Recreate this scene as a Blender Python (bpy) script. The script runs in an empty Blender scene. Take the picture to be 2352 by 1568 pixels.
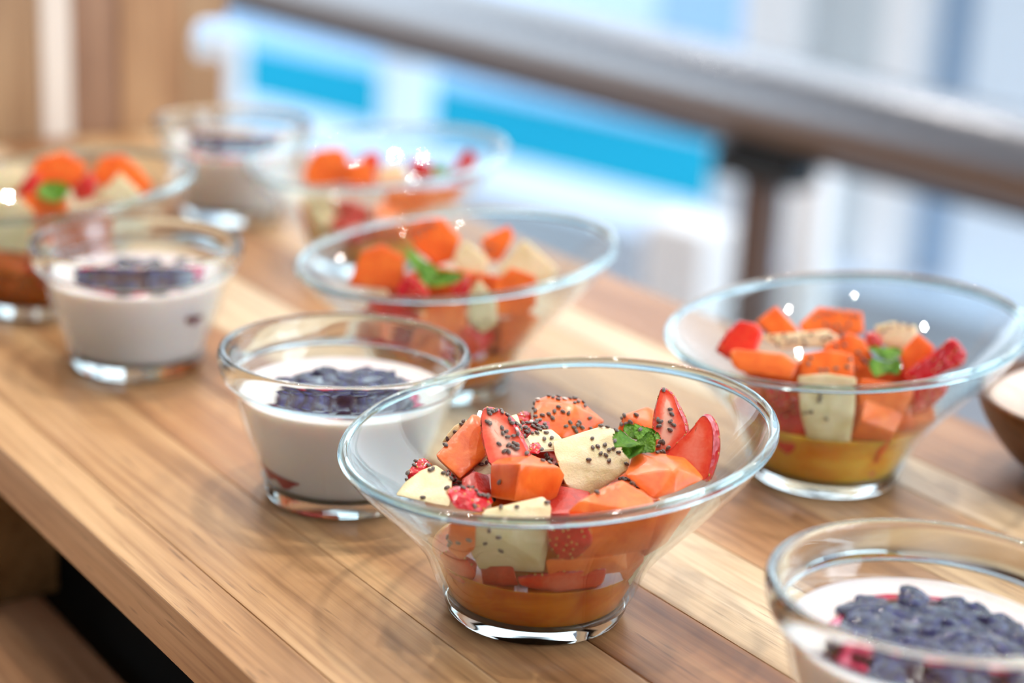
import bpy, bmesh, math, random
from mathutils import Vector, Matrix, noise as mnoise

S = bpy.context.scene
COL = S.collection
# ------------------------------------------------------------------ camera
PITCH, ROLL, CAM_H = 0.3017, 0.0486, 0.2648
fw = Vector((0, math.cos(PITCH), -math.sin(PITCH)))
rt0 = Vector((1, 0, 0)); up0 = rt0.cross(fw)
rt = rt0 * math.cos(ROLL) + up0 * math.sin(ROLL)
up = up0 * math.cos(ROLL) - rt0 * math.sin(ROLL)
cam_d = bpy.data.cameras.new('camera'); cam = bpy.data.objects.new('camera', cam_d); COL.objects.link(cam)
m = Matrix((rt, up, -fw)).transposed().to_4x4(); m.translation = (0, 0, CAM_H)
cam.matrix_world = m
cam_d.sensor_width = 36.0; cam_d.sensor_fit = 'HORIZONTAL'; cam_d.lens = 4303.4 * 36 / 2352
cam_d.clip_start = 0.01; cam_d.clip_end = 60
cam_d.dof.use_dof = True; cam_d.dof.focus_distance = 0.603; cam_d.dof.aperture_fstop = 4.6
S.camera = cam
# ------------------------------------------------------------------ light
S.view_settings.view_transform = 'Standard'; S.view_settings.look = 'None'
S.view_settings.gamma = 1.0; S.view_settings.use_curve_mapping = False
S.view_settings.exposure = 0.60
S.cycles.max_bounces = 9; S.cycles.transparent_max_bounces = 18; S.cycles.diffuse_bounces = 2
S.cycles.transmission_bounces = 8; S.cycles.glossy_bounces = 3; S.cycles.adaptive_threshold = 0.1; S.cycles.adaptive_min_samples = 16
S.cycles.sample_clamp_indirect = 6.0
wd = bpy.data.worlds.new('world'); S.world = wd; wd.use_nodes = True
bg = wd.node_tree.nodes['Background']; bg.inputs[0].default_value = (0.84, 0.925, 1.0, 1); bg.inputs[1].default_value = 1.82

def lamp(name, loc, power, size=0.03, col=(1.0, 0.88, 0.77), target=None, spot=None):
    d = bpy.data.lights.new(name, 'SPOT' if spot else 'POINT')
    d.energy = power; d.color = col; d.shadow_soft_size = size
    o = bpy.data.objects.new(name, d); COL.objects.link(o); o.location = loc
    if spot:
        d.spot_size = spot; d.spot_blend = 0.6
        o.rotation_euler = (Vector(target) - Vector(loc)).to_track_quat('-Z', 'Y').to_euler()
    return o
for lx, ly, lz, p in [(-0.52, 0.90, 1.65, 17), (0.12, 1.02, 1.65, 20), (0.85, 1.10, 1.75, 11), (-0.75, 1.70, 1.75, 11), (0.45, 1.55, 1.70, 9),
                      (0.30, 2.15, 1.75, 10), (-0.25, 0.15, 1.75, 7), (-0.30, 1.45, 1.70, 9), (0.62, 0.45, 1.70, 7), (-1.05, 1.15, 1.75, 9), (0.02, 1.72, 1.75, 8), (-0.55, 2.2, 1.75, 9)]:
    lamp('ceiling_spot', (lx, ly, lz), p, 0.028, target=(lx + 0.02, ly - 0.02, 0), spot=2.2)
for k, (px, py, pz, pw) in enumerate([(0.6, 2.55, 1.6, 14), (-0.3, 3.3, 1.6, 14), (1.3, 2.0, 1.6, 12), (-1.0, 3.9, 1.6, 12)]):
    lamp('rail_spot', (px, py, pz), pw, 0.04, target=(px, py, -1), spot=2.0)
wl = bpy.data.lights.new('window_daylight', 'AREA'); wl.shape = 'RECTANGLE'; wl.size = 1.0; wl.size_y = 1.6
wl.energy = 22; wl.color = (0.78, 0.89, 1.0)
wo = bpy.data.objects.new('window_daylight', wl); COL.objects.link(wo); wo.location = (1.9, -0.3, 1.0)
wo.rotation_euler = (Vector((0, 0.65, 0)) - Vector((1.9, -0.3, 1.0))).to_track_quat('-Z', 'Y').to_euler()

# ------------------------------------------------------------------ helpers
def lin(c): return tuple(((v / 255) / 12.92 if v / 255 <= 0.04045 else ((v / 255 + 0.055) / 1.055) ** 2.4) for v in c) + (1,)
def mk(name):
    mt = bpy.data.materials.new(name); mt.use_nodes = True
    nt = mt.node_tree
    return mt, nt, nt.nodes['Principled BSDF']
def plain(name, c, rough=0.6, metal=0.0, spec=0.5, sss=0.0, sr=(0.004, 0.002, 0.001), coat=0.0):
    mt, nt, b = mk(name)
    b.inputs['Base Color'].default_value = lin(c); b.inputs['Roughness'].default_value = rough
    b.inputs['Metallic'].default_value = metal; b.inputs['Specular IOR Level'].default_value = spec
    if sss: b.inputs['Subsurface Weight'].default_value = sss; b.inputs['Subsurface Radius'].default_value = sr; b.inputs['Subsurface Scale'].default_value = 1.0
    b.inputs['Coat Weight'].default_value = coat
    return mt
def ramp(nt, fac, stops):
    r = nt.nodes.new('ShaderNodeValToRGB'); e = r.color_ramp.elements
    while len(e) < len(stops): e.new(0.5)
    for k, (p, c) in enumerate(stops): e[k].position = p; e[k].color = c if len(c) == 4 else lin(c)
    nt.links.new(fac, r.inputs[0]); return r.outputs[0]
def noise_tex(nt, vec, scale, detail=4, dist=0.0, rough=0.55, w=None):
    t = nt.nodes.new('ShaderNodeTexNoise')
    if w is not None: t.noise_dimensions = '4D'; t.inputs['W'].default_value = w
    t.inputs['Scale'].default_value = scale; t.inputs['Detail'].default_value = detail
    t.inputs['Distortion'].default_value = dist; t.inputs['Roughness'].default_value = rough
    if vec is not None: nt.links.new(vec, t.inputs['Vector'])
    return t.outputs['Fac']
def coords(nt, scale=(1, 1, 1), rot=(0, 0, 0), loc=(0, 0, 0)):
    c = nt.nodes.new('ShaderNodeTexCoord'); mp = nt.nodes.new('ShaderNodeMapping')
    mp.inputs['Scale'].default_value = scale; mp.inputs['Rotation'].default_value = rot; mp.inputs['Location'].default_value = loc
    nt.links.new(c.outputs['Object'], mp.inputs['Vector']); return mp.outputs['Vector']
def mixc(nt, fac, a, b, mode='MIX'):
    x = nt.nodes.new('ShaderNodeMix'); x.data_type = 'RGBA'; x.blend_type = mode
    for s, v in ((0, fac), (6, a), (7, b)):
        if hasattr(v, 'is_linked'): nt.links.new(v, x.inputs[s])
        else: x.inputs[s].default_value = v
    return x.outputs[2]
def bump(nt, b, h, strength, dist):
    bp = nt.nodes.new('ShaderNodeBump'); bp.inputs['Strength'].default_value = strength; bp.inputs['Distance'].default_value = dist
    nt.links.new(h, bp.inputs['Height']); nt.links.new(bp.outputs[0], b.inputs['Normal'])
def wood(name, dark, mid, light, seed, axis=0, rough=0.42, fine=1.0):
    """long-grained wood; axis = the grain's direction in object space"""
    mt, nt, b = mk(name)
    k = [38.0, 38.0, 38.0]; k[axis] = 2.6
    v = coords(nt, tuple(k), loc=(seed * 3.1, seed * 1.7, seed))
    broad = noise_tex(nt, v, 0.5, 3, 1.7, 0.55, seed)
    k2 = [330.0, 330.0, 330.0]; k2[axis] = 9.0
    fin = noise_tex(nt, coords(nt, tuple(k2)), 1.0, 5, 0.3, 0.65, seed + 2)
    k3 = [620.0, 620.0, 620.0]; k3[axis] = 40.0
    pores = noise_tex(nt, coords(nt, tuple(k3)), 1.0, 2, 0.0, 0.5, seed + 5)
    c1 = ramp(nt, broad, [(0.28, dark), (0.47, mid), (0.70, light)])
    c2 = ramp(nt, fin, [(0.30, (176, 158, 140)), (0.55, (240, 236, 232)), (0.8, (255, 255, 255))])
    c = mixc(nt, 0.75 * fine, c1, c2, 'MULTIPLY')
    c3 = ramp(nt, pores, [(0.28, (96, 72, 52)), (0.36, (255, 255, 255))])
    c = mixc(nt, 0.45 * fine, c, c3, 'MULTIPLY')
    blot = noise_tex(nt, coords(nt, (9, 14, 9), loc=(seed, 0, 0)), 1.0, 3, 0.6, 0.5, seed + 9)
    c = mixc(nt, 0.35, c, ramp(nt, blot, [(0.35, (214, 190, 168)), (0.6, (255, 252, 246))]), 'MULTIPLY')
    nt.links.new(c, b.inputs['Base Color']); b.inputs['Roughness'].default_value = rough
    b.inputs['Specular IOR Level'].default_value = 0.45
    bump(nt, b, fin, 0.25, 0.0006)
    return mt
def glass_solid(name, c=(236, 248, 250)):
    mt, nt, b = mk(name)
    b.inputs['Base Color'].default_value = lin(c); b.inputs['Roughness'].default_value = 0.0
    b.inputs['Transmission Weight'].default_value = 1.0; b.inputs['IOR'].default_value = 1.45
    return mt
def glass_thin(name, c=(247, 252, 253)):
    """thin clear wall: straight-through transmission with a Schlick-weighted mirror reflection"""
    mt = bpy.data.materials.new(name); mt.use_nodes = True; nt = mt.node_tree
    nt.nodes.remove(nt.nodes['Principled BSDF']); out = nt.nodes['Material Output']
    lw = nt.nodes.new('ShaderNodeLayerWeight'); lw.inputs['Blend'].default_value = 0.5
    p = nt.nodes.new('ShaderNodeMath'); p.operation = 'POWER'; p.inputs[1].default_value = 4.2
    nt.links.new(lw.outputs['Facing'], p.inputs[0])
    ma = nt.nodes.new('ShaderNodeMath'); ma.operation = 'MULTIPLY_ADD'; ma.inputs[1].default_value = 0.85; ma.inputs[2].default_value = 0.034
    nt.links.new(p.outputs[0], ma.inputs[0])
    t = nt.nodes.new('ShaderNodeBsdfTransparent'); t.inputs[0].default_value = lin(c)
    g = nt.nodes.new('ShaderNodeBsdfGlossy'); g.inputs['Roughness'].default_value = 0.0; g.inputs[0].default_value = (1, 1, 1, 1)
    mx = nt.nodes.new('ShaderNodeMixShader')
    nt.links.new(ma.outputs[0], mx.inputs[0]); nt.links.new(t.outputs[0], mx.inputs[1]); nt.links.new(g.outputs[0], mx.inputs[2])
    nt.links.new(mx.outputs[0], out.inputs[0])
    return mt
def fruit(name, c0, c1, scale=160, rough=0.35, sss=0.35, bstr=0.25, coat=0.15, grain=900):
    mt, nt, b = mk(name)
    v = coords(nt)
    n1 = noise_tex(nt, v, scale, 4, 0.8)
    c = ramp(nt, n1, [(0.30, c0), (0.68, c1)])
    nt.links.new(c, b.inputs['Base Color']); b.inputs['Roughness'].default_value = rough
    b.inputs['Subsurface Weight'].default_value = sss; b.inputs['Subsurface Radius'].default_value = (0.004, 0.0016, 0.0007); b.inputs['Subsurface Scale'].default_value = 1.0
    b.inputs['Coat Weight'].default_value = coat; b.inputs['Coat Roughness'].default_value = 0.2
    bump(nt, b, noise_tex(nt, v, grain, 3), bstr, 0.0006)
    return mt

def obj(name, me, mat=None, parent=None, label=None, cat=None, group=None, kind=None, smooth=False, mats=None):
    o = bpy.data.objects.new(name, me); COL.objects.link(o)
    if me is not None:
        for q in (mats or ([mat] if mat else [])):
            if len(me.materials) < len(mats or [mat]): me.materials.append(q)
        if smooth:
            for f in me.polygons: f.use_smooth = True
    if parent: o.parent = parent
    tag(o, label, cat, group, kind)
    return o
def tag(o, label=None, cat=None, group=None, kind=None):
    if label: o['label'] = label
    if cat: o['category'] = cat
    if group: o['group'] = group
    if kind: o['kind'] = kind
def thing(name, label, cat, loc=(0, 0, 0), rz=0.0, group=None, kind=None):
    o = bpy.data.objects.new(name, None); COL.objects.link(o); o.location = loc; o.rotation_euler = (0, 0, rz)
    o.empty_display_size = 0.02
    tag(o, label, cat, group, kind); return o
def from_bm(name, bm):
    bmesh.ops.recalc_face_normals(bm, faces=bm.faces)
    me = bpy.data.meshes.new(name); bm.to_mesh(me); bm.free(); return me
def box(name, x0, x1, y0, y1, z0, z1, bev=0.0, seg=2):
    bm = bmesh.new(); bmesh.ops.create_cube(bm, size=1.0)
    for v in bm.verts:
        v.co = Vector((x0 + (v.co.x + .5) * (x1 - x0), y0 + (v.co.y + .5) * (y1 - y0), z0 + (v.co.z + .5) * (z1 - z0)))
    if bev: bmesh.ops.bevel(bm, geom=bm.edges[:], offset=bev, segments=seg, affect='EDGES', profile=0.6)
    return from_bm(name, bm)
def smooth_prof(pts, n=4):
    """Catmull-Rom refinement of a profile"""
    P = [pts[0]] + list(pts) + [pts[-1]]; out = []
    for i in range(1, len(P) - 2):
        for k in range(n):
            t = k / n
            out.append(tuple(0.5 * ((2 * P[i][d]) + (-P[i-1][d] + P[i+1][d]) * t + (2*P[i-1][d] - 5*P[i][d] + 4*P[i+1][d] - P[i+2][d]) * t*t + (-P[i-1][d] + 3*P[i][d] - 3*P[i+1][d] + P[i+2][d]) * t**3) for d in (0, 1)))
    out.append(pts[-1]); return out
def lathe(name, prof, seg=96, closed=True, warp=None):
    """prof: list of (r, z); r == 0 makes a pole; closed joins the last ring to the first"""
    bm = bmesh.new(); rings = []
    for r, z in prof:
        if r < 1e-7: rings.append([bm.verts.new((0, 0, z))])
        else: rings.append([bm.verts.new((r * math.cos(2*math.pi*k/seg), r * math.sin(2*math.pi*k/seg), z)) for k in range(seg)])
    n = len(rings)
    for i in range(n if closed else n - 1):
        a, b = rings[i], rings[(i + 1) % n]
        if len(a) == 1 and len(b) == 1: continue
        for k in range(seg):
            k2 = (k + 1) % seg
            if len(a) == 1: bm.faces.new((a[0], b[k2], b[k]))
            elif len(b) == 1: bm.faces.new((a[k], a[k2], b[0]))
            else: bm.faces.new((a[k], a[k2], b[k2], b[k]))
    if warp:
        for v in bm.verts: v.co = warp(v.co)
    return from_bm(name, bm)
def tube(name, pts, rad, seg=24):
    bm = bmesh.new(); rings = []
    pts = [Vector(p) for p in pts]
    for i, p in enumerate(pts):
        t = (pts[min(i+1, len(pts)-1)] - pts[max(i-1, 0)]).normalized()
        a = t.cross(Vector((0, 0, 1)));  a = a.normalized() if a.length > 1e-4 else Vector((1, 0, 0)); b2 = t.cross(a)
        rings.append([bm.verts.new(p + (a * math.cos(2*math.pi*k/seg) + b2 * math.sin(2*math.pi*k/seg)) * rad) for k in range(seg)])
    for i in range(len(rings) - 1):
        for k in range(seg): bm.faces.new((rings[i][k], rings[i][(k+1) % seg], rings[i+1][(k+1) % seg], rings[i+1][k]))
    bm.faces.new(rings[0]); bm.faces.new(rings[-1])
    return from_bm(name, bm)
def dup(root, loc, label):
    r = root.copy(); COL.objects.link(r); r.location = loc; r['label'] = label
    for ch in list(root.children):
        c = ch.copy(); COL.objects.link(c); c.parent = r
    return r

ANG = 2.1781                       # direction of the board's grain
RDIR = Vector((0.7364, -0.6765, 0)); RNOR = Vector((0.6765, 0.7364, 0))   # the handrail's direction and its outward normal
RANG = math.atan2(RDIR.y, RDIR.x)
FLOOR = -0.95
# ------------------------------------------------------------------ the place around
def strip(name, s0, s1, m0, m1, z0, z1, mat, bev=0.0, **kw):
    """a box given along the rail (s), away from it (m) and in height"""
    o = obj(name, box(name, s0, s1, m0, m1, z0, z1, bev), mat, **kw); o.rotation_euler = (0, 0, RANG); return o
M_floor = plain('grey_floor', (120, 122, 128), 0.45)
M_white = plain('white_paint', (240, 244, 247), 0.55)
M_pale = plain('pale_panel', (214, 226, 232), 0.5)
M_sky = plain('pale_blue_panel', (172, 202, 232), 0.6, spec=0.2)
M_sky2 = plain('light_blue_panel', (222, 238, 252), 0.6, spec=0.3)
M_cyan = plain('cyan_surface', (30, 134, 164), 0.6, spec=0.0)
M_coping = plain('pale_coping', (186, 202, 222), 0.5)
strip('floor', -14, 14, 2.32, 3.853, FLOOR - 0.1, FLOOR, M_floor, kind='structure')
f_in = strip('floor_unseen', -14, 14, -6.0, 2.32, FLOOR - 0.1, FLOOR + 0.002, wood('floor_wood', (112, 76, 50), (158, 116, 82), (184, 142, 106), 77.0), kind='structure')  # out-of-view floor, made wood-brown so the rail reflects a warm tone
strip('wall_unseen', -6, 6, -2.4, -2.25, FLOOR, 1.9, plain('warm_wall', (196, 184, 180), 0.8), kind='structure')  # unseen wall, added to cut the light on camera-facing sides
strip('ceiling_unseen', -6, 6, -4.0, 2.45, 1.9, 2.0, plain('ceiling_paint', (186, 186, 190), 0.8), kind='structure')  # unseen ceiling, added to hold skylight off the board
strip('trim_1', -14, 14, 3.853, 4.27, FLOOR - 0.1, FLOOR + 0.004, M_coping, kind='structure')
strip('trim_2', -14, 14, 4.27, 5.08, FLOOR - 0.1, FLOOR - 0.004, M_cyan, kind='structure')
strip('trim_3', -14, 14, 5.08, 12.0, FLOOR - 0.1, FLOOR + 0.004, plain('pale_blue_deck', (146, 184, 220), 0.6, spec=0.2), kind='structure')
FACADE = [('pale blue far wall above the handrail', -8.169, -5.91, 6.4, -0.95, 1.5, 'sky2'), ('pale far wall', -5.183, -4.475, 5.6, -0.95, 1.5, 'sky2'), ('pale blue far wall', -4.405, -4.017, 5.5, -0.95, 1.5, 'sky'), ('white pilaster', -2.936, -2.758, 4.02, -0.95, 1.5, 'white'), ('pale grey panel', -2.816, -2.561, 4.1, -0.95, 1.5, 'pale'), ('white pilaster beyond the rail', -2.514, -2.401, 4.02, -0.95, 1.5, 'white'), ('light blue panel', -2.464, -2.305, 4.12, -0.95, 1.5, 'sky'), ('white end panel', -2.274, -1.589, 4.06, -0.95, 1.5, 'sky2')]
for nm, s0, s1, m0, z0, z1, mt in FACADE:
    w = strip('wall_panel', s0, s1, m0, m0 + 0.12, z0, z1, {'white': M_white, 'pale': M_pale, 'sky': M_sky, 'sky2': M_sky2}[mt], 0.01, kind='structure')
    w['label'] = nm
for nm, lab, cat, s0, s1, m0, m1, z1, mt in [('white_box', 'bright white box on the floor beyond the handrail', 'box', -2.198, -2.052, 2.75, 2.87, -0.564, 'white'), ('slim_column', 'slim pale blue column rising to the rail beside the brown post', 'column', -2.237, -2.152, 3.0, 3.06, -0.299, 'sky2'), ('white_post', 'pale post standing in front of the cyan band', 'post', -4.562, -4.395, 4.25, 4.35, -0.592, 'sky2'), ('white_column', 'bright white column right of the brown rail post', 'column', -1.976, -1.9, 2.9, 2.96, -0.399, 'white'), ('notch_brightener', 'added white block that brightens the notch of the end panel', 'block', -4.352, -4.144, 3.3, 3.35, -0.51, 'white')]:  # last one is added behind the panel to make its notch bright
    strip(nm, s0, s1, m0, m1, FLOOR, z1, {'white': M_white, 'sky2': M_sky2, 'sky': M_sky}[mt], 0.012, label=lab, cat=cat)

# handrail: a thick brushed-steel tube on posts
def steel():
    mt, nt, b = mk('brushed_steel')
    b.inputs['Metallic'].default_value = 1.0; b.inputs['Roughness'].default_value = 0.3
    v = coords(nt, (2, 400, 400)); b.inputs['Base Color'].default_value = lin((152, 156, 162))
    bump(nt, b, noise_tex(nt, v, 1.0, 3), 0.05, 0.0006)
    return mt
M_steel = steel(); M_dark = plain('dark_bracket', (44, 50, 54), 0.45, metal=0.3); M_post = plain('brown_post', (96, 76, 66), 0.45)
RM = 2.217
def rail_z(s): return -0.206 - 0.0424 * (s + 1.15)
hr = thing('handrail', 'thick brushed steel handrail running behind the dessert board', 'handrail', rz=RANG)
obj('rail', tube('rail', [(-9, RM, rail_z(-9)), (0, RM, rail_z(0)), (5, RM, rail_z(5))], 0.066, 48), M_steel, hr, smooth=True)
obj('under_band', tube('under_band', [(-9, RM + 0.008, rail_z(-9) - 0.064), (5, RM + 0.008, rail_z(5) - 0.064)], 0.017, 12), M_dark, hr, smooth=True)  # thin dark band along the rail's underside
for sp in [-1.555, -3.055, -0.055]:
    obj('post', box('post', sp - 0.026, sp + 0.026, RM - 0.02, RM + 0.02, FLOOR, rail_z(sp) - 0.09, 0.003), M_post, hr)
    obj('bracket', box('bracket', sp - 0.075, sp + 0.075, RM - 0.03, RM + 0.03, rail_z(sp) - 0.118, rail_z(sp) - 0.075, 0.006), M_dark, hr)

# ------------------------------------------------------------------ wooden board, its support and the upright end panel
board = thing('wooden_board', 'long wooden serving board of glued planks carrying all the desserts', 'board', rz=ANG)
T_ = dict(tan=((160, 118, 76), (206, 166, 120), (228, 194, 150)), cream=((186, 156, 116), (226, 204, 170), (240, 226, 200)),
          brown=((112, 74, 46), (168, 124, 86), (198, 156, 116)), warm=((146, 100, 60), (202, 154, 106), (224, 184, 136)))
NB = [-0.2262, -0.2465, -0.290, -0.3302, -0.3702, -0.4168, -0.468, -0.519, -0.546, -0.602]
T_['deep'] = ((118, 74, 42), (180, 128, 82), (206, 158, 108))
TN = ['tan', 'tan', 'warm', 'deep', 'cream', 'brown', 'tan', 'cream', 'brown']
for k in range(len(NB) - 1):
    mt = wood('plank_wood_%d' % k, *T_[TN[k]], seed=k * 1.37 + 0.4)
    obj('plank', box('plank', 0.0, 1.24, NB[k+1] + 0.00012, NB[k] - 0.00012, -0.020, 0.0, 0.0007), mt, board)
panel = thing('end_panel', 'upright wooden panel of vertical planks at the far end of the board', 'panel', rz=ANG)
P_ = dict(tan=((136, 106, 74), (176, 142, 104), (194, 164, 126)), warm=((138, 100, 66), (182, 140, 98), (206, 168, 124)), brown=((112, 82, 62), (156, 118, 90), (176, 140, 110)))
PB = [-0.586, -0.556, -0.508, -0.474, -0.452, -0.415, -0.365, -0.30]
PT = ['tan', 'warm', 'brown', 'white', 'tan', 'tan', 'brown']
for k in range(len(PB) - 1):
    z0 = 0.0005
    mt = M_white if PT[k] == 'white' else wood('panel_wood_%d' % k, *P_[PT[k]], seed=20 + k * 1.9, axis=2)
    if PT[k] == 'white': mt = plain('white_strip', (226, 214, 200), 0.5)  # plain off-white strip among the planks
    if k == 0:   # the outer plank has a rounded notch cut into its edge
        bm = bmesh.new(); pr = [(PB[0], 0.0005), (PB[1], 0.0005), (PB[1], 0.45), (PB[0] - 0.006, 0.45), (PB[0] - 0.004, 0.078)]
        pr += [(PB[1] - 0.006 + 0.010 * (math.cos(a) - 1) + 0.010 - 0.010, 0.0625 + 0.0155 * math.sin(a)) for a in [math.pi/2 - i * math.pi/8 for i in range(9)]] + [(PB[0] - 0.001, 0.047)]
        va = [bm.verts.new((1.225, y, z)) for y, z in pr]; vb = [bm.verts.new((1.243, y, z)) for y, z in pr]
        bm.faces.new(va); bm.faces.new(vb)
        for i in range(len(pr)): bm.faces.new((va[i], va[(i+1) % len(pr)], vb[(i+1) % len(pr)], vb[i]))
        me = from_bm('plank', bm)
    else:
        me = box('plank', 1.225, 1.243, PB[k] + 0.0004, PB[k+1] - 0.0004, z0, 0.45, 0.001)
    obj('plank', me, mt, panel)
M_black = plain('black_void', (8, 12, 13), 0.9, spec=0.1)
sup = thing('board_support', 'support frame under the wooden board with a black sheet for the dark hollow', 'support', rz=ANG)
obj('void_panel', box('void_panel', 0.0, 1.24, -0.290, -0.275, FLOOR, -0.0205), M_black, sup)  # black sheet standing for the dark hollow under the board
obj('block', box('block', 0.738, 1.0, -0.274, -0.238, -0.0995, -0.0205, 0.002), wood('block_wood', (104, 78, 44), (150, 116, 70), (170, 136, 88), 31.0), sup)
shelf = thing('lower_shelf', 'lower wooden shelf below the near edge of the board', 'shelf', rz=ANG)
SB = [-0.266, -0.20, -0.12, -0.03]
for k in range(3):
    obj('plank', box('plank', 0.3, 1.24, SB[k] + 0.0003, SB[k+1] - 0.0003, -0.118, -0.100, 0.001), wood('shelf_wood_%d' % k, (170, 124, 86), (214, 168, 126), (232, 192, 152), 40 + k * 2.3), shelf)
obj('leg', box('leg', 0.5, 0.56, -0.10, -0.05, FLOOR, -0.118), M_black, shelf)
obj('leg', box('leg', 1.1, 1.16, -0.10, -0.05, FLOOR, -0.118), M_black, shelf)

# ------------------------------------------------------------------ glass bowls with a slanted rim
SX, SY, OX, OY, ZS, ZR = 0.1101, 0.0285, 0.0045, 0.0065, 0.018, 0.0415
def slant(co):
    t = max(0.0, (co.z - ZS) / ZR) ** 1.3
    return Vector((co.x + OX * t, co.y + OY * t, co.z + t * (SX * co.x + SY * co.y)))
BP = [(0.0306, 0.0060), (0.0328, 0.0105), (0.0366, 0.0198), (0.0406, 0.0255), (0.0464, 0.0318), (0.0540, 0.0395), (0.0615, 0.0470), (0.0665, 0.0530), (0.0690, 0.0576)]
BPs = smooth_prof(BP, 4)
def inset(prof, d):
    out = []
    for i, (r, z) in enumerate(prof):
        a = prof[max(i-1, 0)]; b = prof[min(i+1, len(prof)-1)]
        tx, tz = b[0] - a[0], b[1] - a[1]; l = math.hypot(tx, tz)
        out.append((r - tz / l * d, z + tx / l * d))
    return out
def r_at(prof, z):
    for (r0, z0), (r1, z1) in zip(prof, prof[1:]):
        if z0 <= z <= z1: return r0 + (r1 - r0) * (z - z0) / (z1 - z0)
    return prof[0][0] if z < prof[0][1] else prof[-1][0]
G_thin = glass_thin('clear_thin_glass'); G_solid = glass_solid('clear_glass'); G_rim = glass_solid('glass_rim', (214, 238, 242))
def make_bowl(loc, label):
    t = thing('glass_bowl', label, 'bowl', loc, group='clear fruit salad bowls with slanted rims')
    inn = inset(BPs, 0.0016)
    inn = [(min(r, 0.0288), max(z, 0.0064)) if z < 0.0066 else (r, z) for r, z in inn]
    obj('wall', lathe('bowl_wall', BPs + inn[::-1], 128, True, slant), G_thin, t, smooth=True)
    rc, zc, rr = 0.0686, 0.0585, 0.0017
    obj('rim', lathe('bowl_rim', [(rc + rr * math.cos(a), zc + rr * math.sin(a)) for a in [2*math.pi*k/16 for k in range(16)]], 160, True, slant), G_rim, t, smooth=True)
    fp = [(0, 0.0012), (0.0225, 0.0012), (0.0250, 0.0003), (0.0266, 0.0002), (0.0281, 0.0006), (0.0290, 0.0018), (0.0300, 0.0042), (0.0304, 0.0059), (0.0288, 0.0062), (0, 0.0062)]
    obj('foot', lathe('bowl_foot', fp, 96, False), G_solid, t, smooth=False)
    return t
def flat_smooth(me, ang=0.6):
    for f in me.polygons: f.use_smooth = True
    me.set_sharp_from_angle(angle=ang)
BOWLS = dict(A=(0.0117, 0.5594, 0), B=(0.1255, 0.6959, 0), M=(-0.03, 0.783, 0), L=(-0.231, 0.876, 0), F=(-0.081, 0.978, 0))
BL = dict(A='sharp clear glass bowl of fruit salad at the front of the board', B='clear glass fruit bowl beside the wooden bowl, right of the front one',
          M='clear glass fruit bowl in the middle, directly behind the nearest whole white dessert cup', L='clear glass fruit bowl cut off by the left edge of the picture',
          F='blurred glass fruit bowl farthest along the board, near the rail')
b0 = make_bowl(BOWLS['A'], BL['A'])
for ch in b0.children:
    if ch.name.startswith('foot'): flat_smooth(ch.data)
for k in 'BMLF': dup(b0, BOWLS[k], BL[k])
def juice_mat(name, c0, c1):
    mt, nt, b = mk(name)
    v = coords(nt, (1, 1, 1.6)); n1 = noise_tex(nt, v, 60, 3, 0.5)
    nt.links.new(ramp(nt, n1, [(0.3, c0), (0.7, c1)]), b.inputs['Base Color'])
    b.inputs['Roughness'].default_value = 0.12; b.inputs['Subsurface Weight'].default_value = 0.7
    b.inputs['Subsurface Radius'].default_value = (0.012, 0.005, 0.001); b.inputs['Subsurface Scale'].default_value = 1.0
    return mt
JM = dict(A=((206, 88, 6), (234, 130, 18)), B=((242, 144, 34), (252, 190, 74)), M=((226, 108, 30), (242, 150, 52)), L=((184, 76, 12), (214, 104, 22)), F=((222, 140, 26), (238, 168, 50)))
JZ = dict(A=0.0212, B=0.0275, M=0.0220, L=0.0250, F=0.0200)
JL = dict(A='amber fruit juice in the bottom of the front bowl', B='yellow orange juice in the bowl beside the wooden bowl', M='orange juice in the bottom of the middle bowl',
          L='dark orange juice in the bowl at the left edge', F='golden juice in the farthest bowl')
for k in 'ABMLF':
    zt = JZ[k]; pr = [(0, 0.0067), (r_at(BPs, 0.0075) - 0.0034, 0.0067)]
    for i in range(9):
        z = 0.0078 + (zt - 0.0078) * i / 8; pr.append((r_at(BPs, z) - 0.0030, z))
    pr += [(r_at(BPs, zt) - 0.0045, zt - 0.0006), (0, zt - 0.0007)]
    me = lathe('juice', pr, 96, False)
    flat_smooth(me, 0.9)
    jo = obj('fruit_juice', me, juice_mat('juice_' + k, *JM[k]), label=JL[k], cat='juice'); jo.location = BOWLS[k]

# ------------------------------------------------------------------ glass cups with panna cotta
CO = smooth_prof([(0.0300, 0.0066), (0.0328, 0.0154), (0.0369, 0.0273), (0.0400, 0.0385), (0.0414, 0.0422), (0.0428, 0.0446)], 4)
def make_cup(loc, label):
    t = thing('glass_cup', label, 'cup', loc, group='clear dessert cups')
    inn = inset(CO, 0.0018); inn[0] = (0.0283, 0.0070)
    obj('wall', lathe('cup_wall', CO + inn[::-1], 112, True), G_thin, t, smooth=True)
    lip = smooth_prof([(0.0412, 0.0445), (0.0430, 0.0446), (0.0448, 0.0470), (0.0459, 0.0510), (0.0462, 0.0542), (0.0455, 0.0562), (0.0442, 0.0566), (0.0430, 0.0556), (0.0424, 0.0530), (0.0416, 0.0490), (0.0408, 0.0455)], 3)
    obj('lip', lathe('cup_lip', lip, 128, True), G_solid, t, smooth=True)
    fp = [(0, 0.0012), (0.0225, 0.0012), (0.0250, 0.0003), (0.0264, 0.0002), (0.0277, 0.0006), (0.0284, 0.0016), (0.0296, 0.0050), (0.0299, 0.0065), (0.0284, 0.0069), (0, 0.0069)]
    me = lathe('cup_foot', fp, 96, False); flat_smooth(me)
    obj('foot', me, G_solid, t)
    return t
CUPS = dict(C1=(-0.0608, 0.6518, 0), C2=(-0.1659, 0.792, 0), C3=(-0.168, 1.075, 0), C4=(0.1183, 0.468, 0))
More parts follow.
